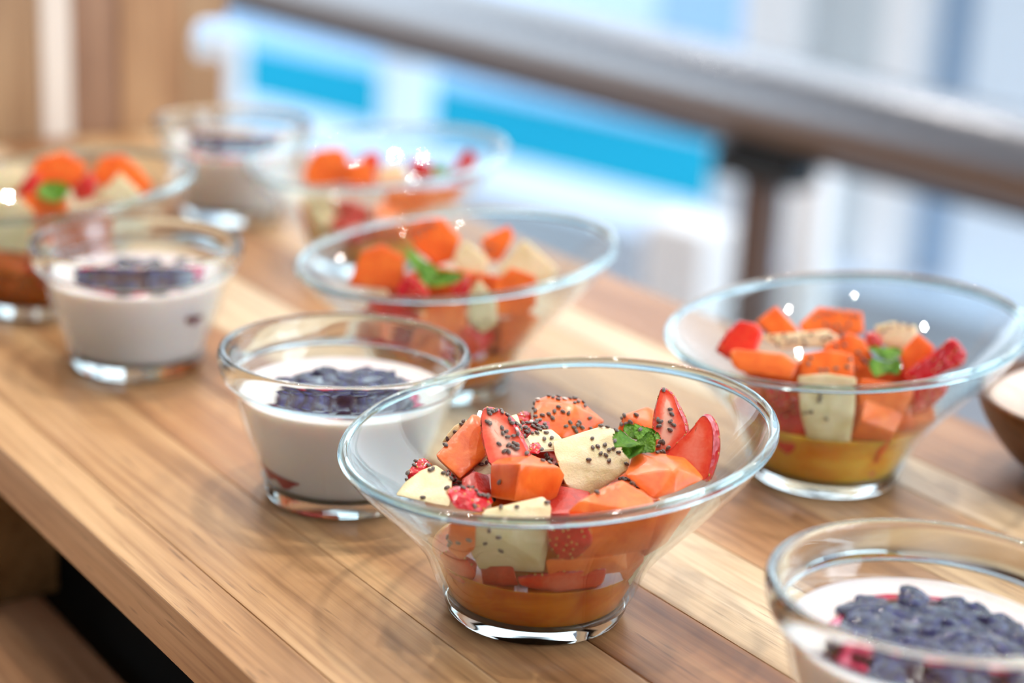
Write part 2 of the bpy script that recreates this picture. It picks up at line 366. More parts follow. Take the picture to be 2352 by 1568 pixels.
CLb = dict(C1='clear glass dessert cup just behind the front fruit bowl', C2='blurred clear dessert cup overlapping the bowl at the left edge',
           C3='very blurred dessert cup farthest back, by the end panel', C4='clear dessert cup cut off at the bottom right corner')
c0 = make_cup(CUPS['C1'], CLb['C1'])
for k in ('C2', 'C3', 'C4'): dup(c0, CUPS[k], CLb[k])
M_milk = plain('milky_cream', (241, 231, 230), 0.35, sss=0.5, sr=(0.005, 0.003, 0.002))
M_pink = plain('berry_stain', (206, 92, 96), 0.4); M_stain = plain('dark_berry_stain', (140, 60, 80), 0.4)
M_sauce = plain('berry_sauce', (196, 36, 86), 0.15, coat=0.3)
def berry_mat():
    mt, nt, b = mk('blueberry_skin')
    n1 = noise_tex(nt, coords(nt), 1.3, 4, 0.6)
    nt.links.new(ramp(nt, n1, [(0.34, (22, 8, 34)), (0.52, (44, 30, 92)), (0.72, (70, 78, 168))]), b.inputs['Base Color'])
    bump(nt, b, noise_tex(nt, coords(nt), 2.4, 3, 1.0), 0.6, 0.4); b.inputs['Roughness'].default_value = 0.14; b.inputs['Coat Weight'].default_value = 0.6; b.inputs['Coat Roughness'].default_value = 0.04
    return mt
M_berry = berry_mat(); M_jam = plain('dark_berry_jam', (40, 16, 46), 0.1, coat=0.5)
PL = dict(C1='white panna cotta with a red berry streak, in the cup behind the front bowl', C2='white panna cotta in the blurred cup at the left',
          C3='white panna cotta in the farthest cup', C4='white panna cotta in the cup at the bottom right corner')
KL = dict(C1='dark blueberry compote on the dessert behind the front bowl', C2='dark purple compote on the blurred dessert at the left',
          C3='purple compote on the farthest dessert', C4='shiny blueberry compote on the dessert in the bottom right corner')
ZM = 0.0405
def blob_mesh(seed):
    rnd = random.Random(seed); bm = bmesh.new(); bmesh.ops.create_icosphere(bm, subdivisions=2, radius=1.0)
    for v in bm.verts:
        n = v.co.normalized(); v.co *= 1 + 0.28 * mnoise.noise(n * 1.6 + Vector((seed * 7.1, 0, 0)))
        v.co.z *= 0.62
    me = from_bm('berry', bm); me.materials.append(M_berry)
    for f in me.polygons: f.use_smooth = True
    return me
BLOBS = [blob_mesh(k) for k in range(5)]
for ki, k in enumerate(('C1', 'C2', 'C3', 'C4')):
    pr = [(0, 0.0073), (0.0270, 0.0073)]
    for i in range(10):
        z = 0.0080 + (ZM - 0.0080) * i / 9; pr.append((r_at(CO, z) - 0.0020, z))
    rt_ = pr[-1][0]
    pr += [(rt_ - 0.0016, ZM - 0.0008), (rt_ - 0.006, ZM - 0.0010), (0, ZM - 0.0010)]
    me = lathe('panna_cotta', pr, 96, False); flat_smooth(me, 0.9)
    pc = obj('panna_cotta', me, M_milk, label=PL[k], cat='dessert', group='white desserts in glass cups'); pc.location = CUPS[k]
    def streak(a0, a1, ztop, zbot, mt, sd):
        """thin sauce patch lying on the side of the cream"""
        bm = bmesh.new(); rnd = random.Random(sd); N, Mm = 16, 8; g = []
        for i in range(N + 1):
            t = i / N; a = a0 + (a1 - a0) * t
            drop = 0.35 + 0.65 * abs(math.sin(t * 7.0 + sd)) * rnd.uniform(0.7, 1.0); edge = math.sin(math.pi * t) ** 0.5
            zt_ = ztop - (ztop - zbot) * 0.25 * t
            row = []
            for j in range(Mm + 1):
                z = zt_ - (zt_ - zbot) * drop * edge * j / Mm
                r = r_at(CO, z) - 0.0020 + 0.00025; row.append(bm.verts.new((r * math.cos(a), r * math.sin(a), z)))
            g.append(row)
        for i in range(N):
            for j in range(Mm): bm.faces.new((g[i][j], g[i+1][j], g[i+1][j+1], g[i][j+1]))
        bmesh.ops.solidify(bm, geom=bm.faces[:], thickness=0.0002)
        me = from_bm('berry_streak', bm)
        obj('berry_streak', me, mt, pc, smooth=True)
    if k == 'C1': streak(math.radians(198), math.radians(246), 0.0150, 0.0080, M_pink, 3)
    if k == 'C2': streak(math.radians(-44), math.radians(-26), 0.0300, 0.0235, M_stain, 1)
    cx, cy = CUPS[k][0], CUPS[k][1]
    rc = {'C1': 0.0255, 'C2': 0.027, 'C3': 0.028, 'C4': 0.0285}[k]
    cp = thing('blueberry_compote', KL[k], 'compote', (cx + 0.001, cy - 0.0015, ZM - 0.0010), group='berry compotes')
    rs = random.Random(50 + ki); bm = bmesh.new(); ctr = bm.verts.new((0, 0, 0.0012)); ring = []; NS = 48
    for i in range(NS):
        a = 2*math.pi*i/NS; r = (rc + 0.0012) * (1 + 0.05 * math.sin(3*a + ki) + 0.03 * math.sin(7*a))
        ring.append((bm.verts.new((r*math.cos(a), r*math.sin(a), 0.0001)), bm.verts.new((r*.94*math.cos(a), r*.94*math.sin(a), 0.0009))))
    for i in range(NS):
        j = (i + 1) % NS
        bm.faces.new((ring[i][0], ring[j][0], ring[j][1], ring[i][1])); bm.faces.new((ring[i][1], ring[j][1], ctr))
    obj('sauce', from_bm('sauce', bm), M_sauce, cp, smooth=True)
    jam = lathe('jam', [(0, 0.0030), (rc * 0.55, 0.0026), (rc * 0.86, 0.0016), (rc * 0.955, 0.0004), (0, 0.0003)], 64, False)
    for v in jam.vertices: v.co.z += 0.0005 * mnoise.noise(v.co * 240) * (1 if v.co.z > 0.001 else 0)
    obj('jam', jam, M_jam, cp, smooth=True)
    n_b = 110 if k in ('C1', 'C4') else 50
    for q in range(n_b):
        rr_ = rc * 0.97 * math.sqrt((q + 0.5) / n_b); a = q * 2.39996 + rs.uniform(-.3, .3)
        o = obj('berry', BLOBS[q % 5], None, cp); s_ = rs.uniform(0.0024, 0.0042)
        o.location = (rr_*math.cos(a), rr_*math.sin(a), 0.0009 + 0.0014 * (1 - (rr_/rc) ** 2) + rs.uniform(-.0003, .0003)); o.scale = (s_ * 1.35, s_, s_ * 0.62); o.rotation_euler = (rs.uniform(-.3, .3), rs.uniform(-.3, .3), rs.uniform(0, 6.28))

# ------------------------------------------------------------------ fruit
M_papaya = fruit('papaya', (232, 96, 26), (250, 128, 46), 150, 0.34, 0.3, 0.10, 0.25)
M_melon = fruit('melon', (218, 202, 148), (240, 229, 192), 120, 0.42, 0.35, 0.35, 0.15, 1500)
M_redch = fruit('dark_red_fruit', (168, 26, 12), (206, 44, 22), 200, 0.35, 0.3, 0.4, 0.2, 1300)
def straw_skin():
    mt, nt, b = mk('strawberry_skin')
    v = coords(nt); vo = nt.nodes.new('ShaderNodeTexVoronoi'); vo.inputs['Scale'].default_value = 420; nt.links.new(v, vo.inputs['Vector'])
    c = ramp(nt, noise_tex(nt, v, 150, 3), [(0.3, (176, 8, 16)), (0.7, (222, 22, 34))])
    nt.links.new(c, b.inputs['Base Color']); b.inputs['Roughness'].default_value = 0.22; b.inputs['Coat Weight'].default_value = 0.4
    b.inputs['Subsurface Weight'].default_value = 0.15; b.inputs['Subsurface Radius'].default_value = (0.003, 0.0005, 0.0005); b.inputs['Subsurface Scale'].default_value = 1.0
    bump(nt, b, vo.outputs['Distance'], 0.55, 0.0015)
    return mt
M_skin = straw_skin()
def straw_flesh():
    """cut strawberry: pale pith in the middle (stored per vertex), red towards the skin"""
    mt, nt, b = mk('strawberry_flesh')
    at = nt.nodes.new('ShaderNodeAttribute'); at.attribute_name = 'core'
    ad = nt.nodes.new('ShaderNodeMath'); ad.operation = 'MULTIPLY_ADD'; ad.inputs[1].default_value = 0.5
    nt.links.new(noise_tex(nt, coords(nt), 380, 4, 1.0), ad.inputs[0]); nt.links.new(at.outputs['Fac'], ad.inputs[2])
    c = ramp(nt, ad.outputs[0], [(0.16, (228, 34, 22)), (0.36, (238, 82, 46)), (0.80, (248, 138, 112)), (1.0, (251, 190, 166))])
    nt.links.new(c, b.inputs['Base Color']); b.inputs['Roughness'].default_value = 0.3; b.inputs['Coat Weight'].default_value = 0.25
    b.inputs['Subsurface Weight'].default_value = 0.3; b.inputs['Subsurface Radius'].default_value = (0.004, 0.0012, 0.0008); b.inputs['Subsurface Scale'].default_value = 1.0
    return mt
M_flesh = straw_flesh(); M_achene = plain('strawberry_seed', (206, 160, 70), 0.4)
def rough_mesh(bm, amp, scale, seed):
    for v in bm.verts:
        d = mnoise.noise_vector(v.co * scale + Vector((seed, seed * .3, 0))); v.co += d * amp
def core_attr(me, fn):
    at = me.attributes.new('core', 'FLOAT', 'POINT')
    for i, v in enumerate(me.vertices): at.data[i].value = fn(v.co)
def achenes(parent, samples, seed):
    """golden pips on the strawberry skin, joined: too small to pick apart"""
    bm = bmesh.new()
    for p, n in samples:
        q = n.to_track_quat('Z', 'Y').to_matrix().to_4x4(); q.translation = p
        bmesh.ops.create_icosphere(bm, subdivisions=1, radius=1.0, matrix=q @ Matrix.Diagonal((0.00036, 0.00054, 0.00026, 1)))
    obj('pips', from_bm('pips', bm), M_achene, parent, kind='stuff', smooth=True)
def sample_faces(me, n, rnd, mind=0.0016):
    out = []; polys = [(f, f.area) for f in me.polygons]
    tot = sum(a for _, a in polys)
    for _ in range(n * 6):
        if len(out) >= n: break
        x = rnd.uniform(0, tot)
        for f, a in polys:
            x -= a
            if x <= 0: break
        vs = [me.vertices[i].co for i in f.vertices]; w = [rnd.random() + .05 for _ in vs]; s = sum(w)
        p = sum((v * (k / s) for v, k in zip(vs, w)), Vector())
        if all((p - q).length > mind for q, _ in out): out.append((p, f.normal.copy()))
    return out
KIND = dict(papaya=('papaya_cube', 'papaya', M_papaya), melon=('melon_cube', 'melon', M_melon), redchunk=('red_fruit_chunk', 'fruit', M_redch), strawberry=('strawberry_piece', 'strawberry', None))
SKIN_DIR = [('skin side up', (0.45, 0.1, 0.9)), ('seedy red strawberry half', (0, -1, 0.1)), ('bright red strawberry half', (0.2, -0.8, 0.5)), ('quarter at the left', (-0.9, 0.2, 0.3)),
            ('left of the rear papaya', (0, -0.4, 1)), ('small red strawberry tip', (0.5, -0.5, 0.6)), ('strawberry end at the left', (-0.3, -0.1, 1))]
GRP = dict(A='fruit pieces in the front bowl', B='fruit pieces in the bowl beside the wooden bowl', M='fruit pieces in the middle bowl', L='fruit pieces in the bowl at the left edge', F='fruit pieces in the farthest bowl')
CHUNKS = [
('A', 'papaya', 'orange papaya cube in the middle of the front bowl, its corner towards us', 'hull', [(-0.0049, 0.5434, 0.0558), (0.0043, 0.5334, 0.0601), (0.0167, 0.5434, 0.0558), (0.0185, 0.5454, 0.0525), (0.0153, 0.5414, 0.0434), (0.003, 0.5324, 0.0482), (-0.0044, 0.5414, 0.0453), (0.0071, 0.5554, 0.0554), (-0.0018, 0.5514, 0.0552), (0.0058, 0.5574, 0.0382), (0.0166, 0.5574, 0.0447)], []),
('A', 'papaya', 'tilted flat orange papaya slab beside the upright strawberry slice in the front bowl', 'hull', [(-0.0115, 0.5714, 0.062), (-0.0087, 0.5714, 0.0608), (-0.0061, 0.5594, 0.0526), (-0.0143, 0.5494, 0.0479), (-0.0225, 0.5554, 0.0532), (-0.0103, 0.5814, 0.0581), (-0.0061, 0.5714, 0.0468), (-0.0142, 0.5594, 0.0428), (-0.0224, 0.5654, 0.0481)], []),
('A', 'strawberry', 'strawberry slice leaning on the orange cube at the centre of the front bowl', 'slab', [(-0.0073, 0.5634, 0.0667), (-0.0032, 0.5626, 0.0663), (0.0007, 0.5599, 0.0645), (0.0028, 0.5562, 0.0619), (0.0057, 0.5514, 0.0585), (0.0068, 0.5479, 0.056), (0.0024, 0.5469, 0.0551), (-0.0046, 0.5464, 0.0544), (-0.0065, 0.5508, 0.0574), (-0.0081, 0.5565, 0.0615), (-0.0085, 0.5611, 0.0649)], [(-0.0054, 0.5714, 0.0628), (-0.0019, 0.5706, 0.0625), (0.0014, 0.5679, 0.0611), (0.0032, 0.5642, 0.059), (0.0057, 0.5594, 0.0564), (0.0067, 0.5559, 0.0544), (0.0029, 0.5549, 0.0537), (-0.0032, 0.5544, 0.0531), (-0.0048, 0.5588, 0.0555), (-0.0062, 0.5645, 0.0587), (-0.0065, 0.5691, 0.0614)]),
('A', 'strawberry', 'small red strawberry tip behind the central papaya cube in the front bowl', 'hull', [(0.0066, 0.5614, 0.0563), (0.0098, 0.5634, 0.0566), (0.0115, 0.5614, 0.0557), (0.0114, 0.5564, 0.0545), (0.0071, 0.5574, 0.0543), (0.009, 0.5694, 0.052)], []),
('A', 'melon', 'largest pale melon block, right of centre in the front bowl', 'hull', [(0.014, 0.5634, 0.0563), (0.0301, 0.5734, 0.0591), (0.0359, 0.5714, 0.0586), (0.0395, 0.5614, 0.0524), (0.0386, 0.5574, 0.0496), (0.0271, 0.5494, 0.0443), (0.0189, 0.5494, 0.047), (0.0162, 0.5554, 0.0529), (0.0195, 0.5854, 0.0501), (0.0338, 0.5874, 0.0536), (0.0396, 0.5774, 0.0472), (0.0283, 0.5674, 0.0398)], []),
('A', 'melon', 'pale melon wedge at the far left of the front bowl', 'hull', [(-0.022, 0.5534, 0.0509), (-0.0164, 0.5474, 0.0487), (-0.0165, 0.5334, 0.0446), (-0.0339, 0.5394, 0.0453), (-0.0313, 0.5454, 0.0477), (-0.0269, 0.5514, 0.0492), (-0.0227, 0.5654, 0.0425), (-0.0319, 0.5574, 0.0392), (-0.0177, 0.5534, 0.0386)], []),
('A', 'strawberry', 'dark red strawberry chunk, skin side up, near the front rim of the front bowl', 'hull', [(-0.0185, 0.5254, 0.0535), (-0.0161, 0.5294, 0.0533), (-0.0112, 0.5314, 0.0524), (-0.0045, 0.5314, 0.0504), (-0.0027, 0.5294, 0.0487), (-0.0065, 0.5234, 0.0474), (-0.0149, 0.5214, 0.0492), (-0.0107, 0.5434, 0.0452), (-0.0078, 0.5434, 0.0417)], []),
('A', 'strawberry', 'small red strawberry end at the left edge of the pile in the front bowl', 'hull', [(-0.0314, 0.5494, 0.0461), (-0.0311, 0.5514, 0.0487), (-0.0287, 0.5574, 0.0507), (-0.0258, 0.5594, 0.051), (-0.023, 0.5574, 0.049), (-0.0234, 0.5514, 0.0468), (-0.0274, 0.5494, 0.0453), (-0.0271, 0.5694, 0.0422)], []),
('A', 'redchunk', 'dark red fruit chunk under the tilted papaya slab in the front bowl', 'hull', [(-0.0137, 0.5454, 0.0496), (-0.0098, 0.5494, 0.0509), (-0.0054, 0.5514, 0.0489), (-0.0039, 0.5454, 0.0447), (-0.0079, 0.5394, 0.0455), (-0.0131, 0.5414, 0.0466), (-0.0084, 0.5634, 0.041), (-0.0125, 0.5614, 0.0386)], []),
('A', 'melon', 'sliver of pale melon below the tilted papaya slab in the front bowl', 'hull', [(-0.0115, 0.5594, 0.0499), (-0.0051, 0.5634, 0.051), (-0.004, 0.5554, 0.0477), (-0.0091, 0.5534, 0.0473), (-0.0082, 0.5734, 0.044)], []),
('A', 'melon', 'pale melon piece hidden behind the tilted papaya slab of the front bowl', 'hull', [(-0.0218, 0.5734, 0.0506), (-0.0176, 0.5774, 0.0555), (-0.0132, 0.5814, 0.0567), (-0.0146, 0.5754, 0.0505), (-0.0182, 0.5894, 0.0467)], []),
('A', 'papaya', 'large orange papaya block at the back of the front bowl, thick with seeds', 'hull', [(0.0079, 0.5854, 0.0556), (0.0087, 0.5934, 0.0601), (0.0127, 0.5974, 0.0605), (0.0237, 0.5994, 0.0591), (0.0327, 0.5954, 0.053), (0.0267, 0.5854, 0.0509), (0.018, 0.5794, 0.0519), (0.0222, 0.5904, 0.0595), (0.0197, 0.6154, 0.0535), (0.0106, 0.6094, 0.0528), (0.0305, 0.6114, 0.048), (0.0183, 0.5994, 0.0472)], []),
('A', 'strawberry', 'red strawberry bit at the left of the rear papaya block in the front bowl', 'hull', [(0.0019, 0.5894, 0.0554), (0.0046, 0.5934, 0.0565), (0.0079, 0.5934, 0.0554), (0.0083, 0.5874, 0.0534), (0.0034, 0.5854, 0.0534), (0.0056, 0.6034, 0.0502)], []),
('A', 'melon', 'tiny white melon corner beside the upright strawberry slice of the front bowl', 'hull', [(0.0003, 0.5794, 0.0589), (0.0029, 0.5814, 0.0591), (0.0045, 0.5774, 0.0565), (0.002, 0.5734, 0.0559), (0.0026, 0.5914, 0.0532)], []),
('A', 'melon', 'rounded white melon piece between the big melon block and the rear papaya', 'hull', [(0.006, 0.5674, 0.0565), (0.0102, 0.5734, 0.0569), (0.0144, 0.5754, 0.0565), (0.0179, 0.5714, 0.0552), (0.0174, 0.5654, 0.053), (0.0081, 0.5614, 0.054), (0.0123, 0.5874, 0.049)], []),
('A', 'redchunk', 'reddish fruit piece buried under the thickest heap of seeds in the front bowl', 'hull', [(0.0033, 0.5734, 0.0577), (0.0078, 0.5794, 0.0582), (0.0139, 0.5814, 0.0572), (0.0142, 0.5754, 0.0552), (0.0049, 0.5694, 0.0548), (0.0093, 0.5934, 0.0497)], []),
('A', 'papaya', 'orange papaya cube behind the mint in the front bowl', 'hull', [(0.038, 0.5854, 0.0592), (0.0462, 0.5914, 0.0604), (0.0489, 0.5914, 0.0592), (0.0492, 0.5834, 0.0544), (0.0359, 0.5814, 0.0544), (0.0418, 0.6034, 0.0533), (0.0502, 0.6054, 0.0522), (0.0387, 0.5954, 0.0505)], []),
('A', 'strawberry', 'tall pointed strawberry slice standing at the back right of the front bowl', 'slab', [(0.0494, 0.5774, 0.0715), (0.0526, 0.576, 0.0702), (0.0546, 0.5727, 0.0668), (0.0565, 0.5692, 0.0632), (0.057, 0.5666, 0.0604), (0.0554, 0.5642, 0.0578), (0.0509, 0.5614, 0.0548), (0.0463, 0.5616, 0.0548), (0.0468, 0.5661, 0.0594), (0.0475, 0.5722, 0.0658), (0.0483, 0.5754, 0.0693)], [(0.0513, 0.5854, 0.0668), (0.0541, 0.584, 0.0658), (0.0558, 0.5807, 0.063), (0.0573, 0.5772, 0.0601), (0.0578, 0.5746, 0.0578), (0.0563, 0.5722, 0.0557), (0.0525, 0.5694, 0.0532), (0.0485, 0.5696, 0.0532), (0.049, 0.5741, 0.0569), (0.0496, 0.5802, 0.0622), (0.0504, 0.5834, 0.065)]),
('A', 'strawberry', 'curved strawberry wedge with a strip of seedy skin, at the right of the front bowl', 'slab', [(0.0611, 0.5574, 0.0699), (0.0639, 0.5559, 0.0676), (0.0646, 0.5533, 0.0635), (0.0641, 0.5499, 0.0582), (0.0618, 0.5464, 0.0526), (0.0555, 0.5492, 0.0567), (0.0495, 0.55, 0.0576), (0.0527, 0.5523, 0.0614), (0.0573, 0.5548, 0.0655)], [(0.0647, 0.5664, 0.0653), (0.067, 0.5649, 0.0634), (0.0675, 0.5623, 0.06), (0.0671, 0.5589, 0.0556), (0.0651, 0.5554, 0.0509), (0.0596, 0.5582, 0.0543), (0.0544, 0.559, 0.055), (0.0573, 0.5613, 0.0582), (0.0613, 0.5638, 0.0617)]),
('A', 'papaya', 'large orange papaya block at the right of the front bowl, below the mint', 'hull', [(0.04, 0.5514, 0.0592), (0.056, 0.5514, 0.0585), (0.0623, 0.5464, 0.0529), (0.0525, 0.5354, 0.0523), (0.0454, 0.5324, 0.0508), (0.0367, 0.5414, 0.055), (0.0528, 0.5404, 0.058), (0.0444, 0.5674, 0.0528), (0.0601, 0.5674, 0.0506), (0.0554, 0.5574, 0.0467), (0.0401, 0.5594, 0.0481)], []),
('A', 'papaya', 'orange papaya wedge pressed against the front glass, right of the pale cube', 'hull', [(0.0301, 0.5294, 0.0554), (0.0355, 0.5334, 0.0564), (0.0407, 0.5314, 0.0544), (0.0447, 0.5294, 0.0526), (0.0465, 0.5234, 0.0499), (0.0449, 0.5294, 0.0358), (0.0237, 0.5254, 0.0321), (0.0193, 0.5194, 0.051), (0.0224, 0.5214, 0.0537), (0.0371, 0.5514, 0.0467), (0.0339, 0.5474, 0.0289)], []),
('A', 'melon', 'pale melon cube pressed against the front glass of the front bowl', 'hull', [(-0.0059, 0.5234, 0.0486), (0.0117, 0.5294, 0.0513), (0.0143, 0.5254, 0.0501), (0.0142, 0.5194, 0.0456), (0.0134, 0.5264, 0.0274), (0.011, 0.5214, 0.034), (-0.0096, 0.5264, 0.0332), (-0.0068, 0.5304, 0.0257), (-0.008, 0.5194, 0.045), (-0.0051, 0.5454, 0.0395), (0.0125, 0.5474, 0.0426), (0.0122, 0.5454, 0.0226), (-0.0073, 0.5474, 0.0252)], []),
('A', 'strawberry', 'seedy red strawberry half seen through the front glass below the rim', 'hull', [(0.0128, 0.5154, 0.0498), (0.0184, 0.5134, 0.0518), (0.0258, 0.5154, 0.0505), (0.0274, 0.5174, 0.0423), (0.0234, 0.5214, 0.0346), (0.0182, 0.5214, 0.0332), (0.013, 0.5174, 0.0408), (0.0195, 0.5354, 0.0377), (0.025, 0.5354, 0.0351)], []),
('A', 'redchunk', 'deep red fruit chunk in the shaded middle of the front bowl', 'hull', [(0.011, 0.5534, 0.046), (0.0205, 0.5474, 0.0477), (0.0267, 0.5474, 0.0466), (0.0257, 0.5314, 0.0455), (0.0151, 0.5314, 0.0449), (0.003, 0.5414, 0.0431), (-0.0005, 0.5414, 0.0297), (0.0308, 0.5434, 0.0334), (0.0216, 0.5734, 0.034), (0.0064, 0.5754, 0.0231), (0.032, 0.5734, 0.0284)], []),
('A', 'papaya', 'salmon papaya piece behind the glass at the lower left of the front bowl', 'hull', [(-0.0165, 0.5234, 0.0438), (-0.0126, 0.5214, 0.0469), (-0.008, 0.5194, 0.0459), (-0.008, 0.5234, 0.0354), (-0.0122, 0.5274, 0.0296), (-0.0166, 0.5294, 0.0321), (-0.0129, 0.5434, 0.0311)], []),
('A', 'strawberry', 'red strawberry chunk half sunk in juice at the lower left of the front bowl', 'hull', [(-0.0204, 0.5414, 0.0261), (-0.0152, 0.5334, 0.0316), (-0.0069, 0.5314, 0.0278), (-0.0073, 0.5324, 0.0215), (-0.0114, 0.536, 0.0169), (-0.0169, 0.5421, 0.0183), (-0.0156, 0.5554, 0.0152)], []),
('A', 'strawberry', 'red strawberry pulp lying along the juice line of the front bowl', 'hull', [(0.004, 0.5264, 0.026), (0.0185, 0.5234, 0.0296), (0.0332, 0.5274, 0.03), (0.0325, 0.5306, 0.0223), (0.0177, 0.5284, 0.02), (0.0056, 0.5284, 0.0211), (0.0194, 0.5454, 0.017)], []),
('A', 'melon', 'pale melon strip against the lower right glass of the front bowl', 'hull', [(0.0449, 0.5434, 0.0275), (0.0486, 0.5454, 0.0305), (0.0457, 0.5463, 0.0233), (0.041, 0.5461, 0.0152), (0.0398, 0.5414, 0.0199), (0.0435, 0.5633, 0.0147)], []),
('A', 'papaya', 'orange papaya piece behind the right wall of the front bowl under the rim', 'hull', [(0.0455, 0.5294, 0.0459), (0.0581, 0.5354, 0.0524), (0.0578, 0.5374, 0.0461), (0.051, 0.5394, 0.0332), (0.0446, 0.5394, 0.0285), (0.0521, 0.5574, 0.0346), (0.0412, 0.5534, 0.0282)], []),
('A', 'papaya', 'orange papaya piece under the big melon block inside the front bowl', 'hull', [(0.0199, 0.5794, 0.0408), (0.046, 0.5854, 0.0429), (0.0505, 0.5594, 0.0397), (0.034, 0.5554, 0.033), (0.0131, 0.5634, 0.0315), (-0.0057, 0.5734, 0.0357), (-0.0036, 0.5594, 0.0293)], []),
('A', 'redchunk', 'red fruit pulp at the juice line below the pale front cube', 'hull', [(-0.0068, 0.5294, 0.028), (0.0039, 0.5254, 0.0296), (0.0058, 0.5284, 0.0218), (-0.0052, 0.5324, 0.0184), (0.0, 0.5514, 0.0147)], []),
('A', 'papaya', 'orange papaya piece just above the juice, right of the pale front cube', 'hull', [(0.0132, 0.5234, 0.0332), (0.0328, 0.5254, 0.0341), (0.0383, 0.5314, 0.0352), (0.0393, 0.5334, 0.0262), (0.024, 0.5264, 0.0265), (0.0143, 0.5244, 0.0277), (0.0263, 0.5514, 0.0192)], []),
('A', 'papaya', 'orange papaya end low against the right glass of the front bowl', 'hull', [(0.0383, 0.5334, 0.0366), (0.0454, 0.5394, 0.0359), (0.0448, 0.5414, 0.0261), (0.0392, 0.5398, 0.0193), (0.0364, 0.5354, 0.0254), (0.0395, 0.5634, 0.0176)], []),
('A', 'redchunk', 'red fruit chunk filling the gap at the heart of the front bowl', 'hull', [(-0.0048, 0.5774, 0.0461), (0.0182, 0.5814, 0.047), (0.0197, 0.5654, 0.0414), (-0.0027, 0.5634, 0.0395), (-0.0198, 0.5714, 0.0421), (-0.0206, 0.5594, 0.0417), (-0.0094, 0.5534, 0.039), (0.0055, 0.5994, 0.0371), (-0.015, 0.5894, 0.0382)], []),
('B', 'strawberry', 'strawberry quarter at the left of the pile in the bowl by the grey ledge', 'hull', [(0.0777, 0.6858, 0.0515), (0.082, 0.6893, 0.0587), (0.0865, 0.6913, 0.0628), (0.0939, 0.6907, 0.062), (0.0966, 0.6889, 0.0587), (0.0934, 0.6852, 0.0509), (0.0843, 0.684, 0.0482), (0.0815, 0.7018, 0.0476), (0.0851, 0.7053, 0.0533), (0.0889, 0.7073, 0.0566), (0.0949, 0.7067, 0.0559), (0.0971, 0.7049, 0.0533), (0.0943, 0.7012, 0.0472), (0.0869, 0.7, 0.045)], []),
('B', 'papaya', 'orange papaya block at the left front of the right-hand bowl', 'hull', [(0.0821, 0.6744, 0.0553), (0.0844, 0.675, 0.0563), (0.1024, 0.6738, 0.0555), (0.1081, 0.671, 0.0519), (0.1053, 0.6678, 0.0473), (0.0853, 0.6698, 0.0491), (0.0828, 0.6715, 0.0513), (0.0864, 0.6904, 0.0496), (0.0882, 0.691, 0.0503), (0.103, 0.6898, 0.0498), (0.1076, 0.687, 0.047), (0.1052, 0.6838, 0.0434), (0.0888, 0.6858, 0.0447), (0.0869, 0.6875, 0.0465)], []),
('B', 'papaya', 'orange papaya wedge at the back left of the right-hand bowl', 'hull', [(0.096, 0.7128, 0.0562), (0.1039, 0.7155, 0.0623), (0.111, 0.7123, 0.0558), (0.1159, 0.71, 0.0514), (0.1057, 0.7089, 0.0485), (0.1003, 0.7288, 0.0512), (0.1068, 0.7315, 0.056), (0.1125, 0.7283, 0.0509), (0.1165, 0.726, 0.0474), (0.1081, 0.7249, 0.0451)], []),
('B', 'papaya', 'seed-covered papaya block at the back of the right-hand bowl', 'hull', [(0.1141, 0.7183, 0.0542), (0.1219, 0.7223, 0.0607), (0.1396, 0.7212, 0.0599), (0.1403, 0.7165, 0.0528), (0.1306, 0.7143, 0.049), (0.1168, 0.7148, 0.049), (0.1197, 0.7363, 0.0489), (0.1262, 0.7403, 0.054), (0.1407, 0.7392, 0.0534), (0.1411, 0.7345, 0.0479), (0.1331, 0.7323, 0.0449), (0.1217, 0.7328, 0.0449)], []),
('B', 'melon', 'pale seedy melon strip across the middle of the right-hand bowl', 'hull', [(0.0965, 0.7007, 0.0542), (0.1058, 0.7012, 0.0554), (0.1228, 0.7019, 0.0573), (0.1278, 0.7002, 0.055), (0.1211, 0.6977, 0.051), (0.1042, 0.6977, 0.0501), (0.1021, 0.7167, 0.0492), (0.1098, 0.7172, 0.0502), (0.1236, 0.7179, 0.0517), (0.1277, 0.7162, 0.05), (0.1221, 0.7137, 0.0468), (0.1083, 0.7137, 0.0461)], []),
('B', 'papaya', 'orange papaya cube at the centre front of the right-hand bowl', 'hull', [(0.109, 0.672, 0.0564), (0.1184, 0.6728, 0.0584), (0.1279, 0.6718, 0.0571), (0.1286, 0.6676, 0.0499), (0.1185, 0.667, 0.0482), (0.1084, 0.6681, 0.0497), (0.1136, 0.688, 0.0507), (0.1213, 0.6888, 0.0522), (0.1291, 0.6878, 0.0512), (0.1295, 0.6836, 0.0456), (0.1212, 0.683, 0.0443), (0.113, 0.6841, 0.0454)], []),
('B', 'papaya', 'orange papaya chunk in the centre of the right-hand bowl', 'hull', [(0.1194, 0.6887, 0.0546), (0.1293, 0.6912, 0.0601), (0.1352, 0.6899, 0.0577), (0.1395, 0.6861, 0.0503), (0.1321, 0.6846, 0.0469), (0.1212, 0.6869, 0.0509), (0.1243, 0.7047, 0.0494), (0.1325, 0.7072, 0.0538), (0.1372, 0.7059, 0.0519), (0.1406, 0.7021, 0.0461), (0.1345, 0.7006, 0.0434), (0.1257, 0.7029, 0.0465)], []),
('B', 'melon', 'pale melon block at the back right of the right-hand bowl', 'hull', [(0.1436, 0.7154, 0.056), (0.1508, 0.7161, 0.058), (0.1603, 0.7154, 0.0569), (0.1616, 0.7133, 0.0527), (0.1538, 0.711, 0.0474), (0.1458, 0.7122, 0.0495), (0.1487, 0.7314, 0.0507), (0.1546, 0.7321, 0.0523), (0.1624, 0.7314, 0.0514), (0.1634, 0.7293, 0.0481), (0.1569, 0.727, 0.0439), (0.1504, 0.7282, 0.0456)], []),
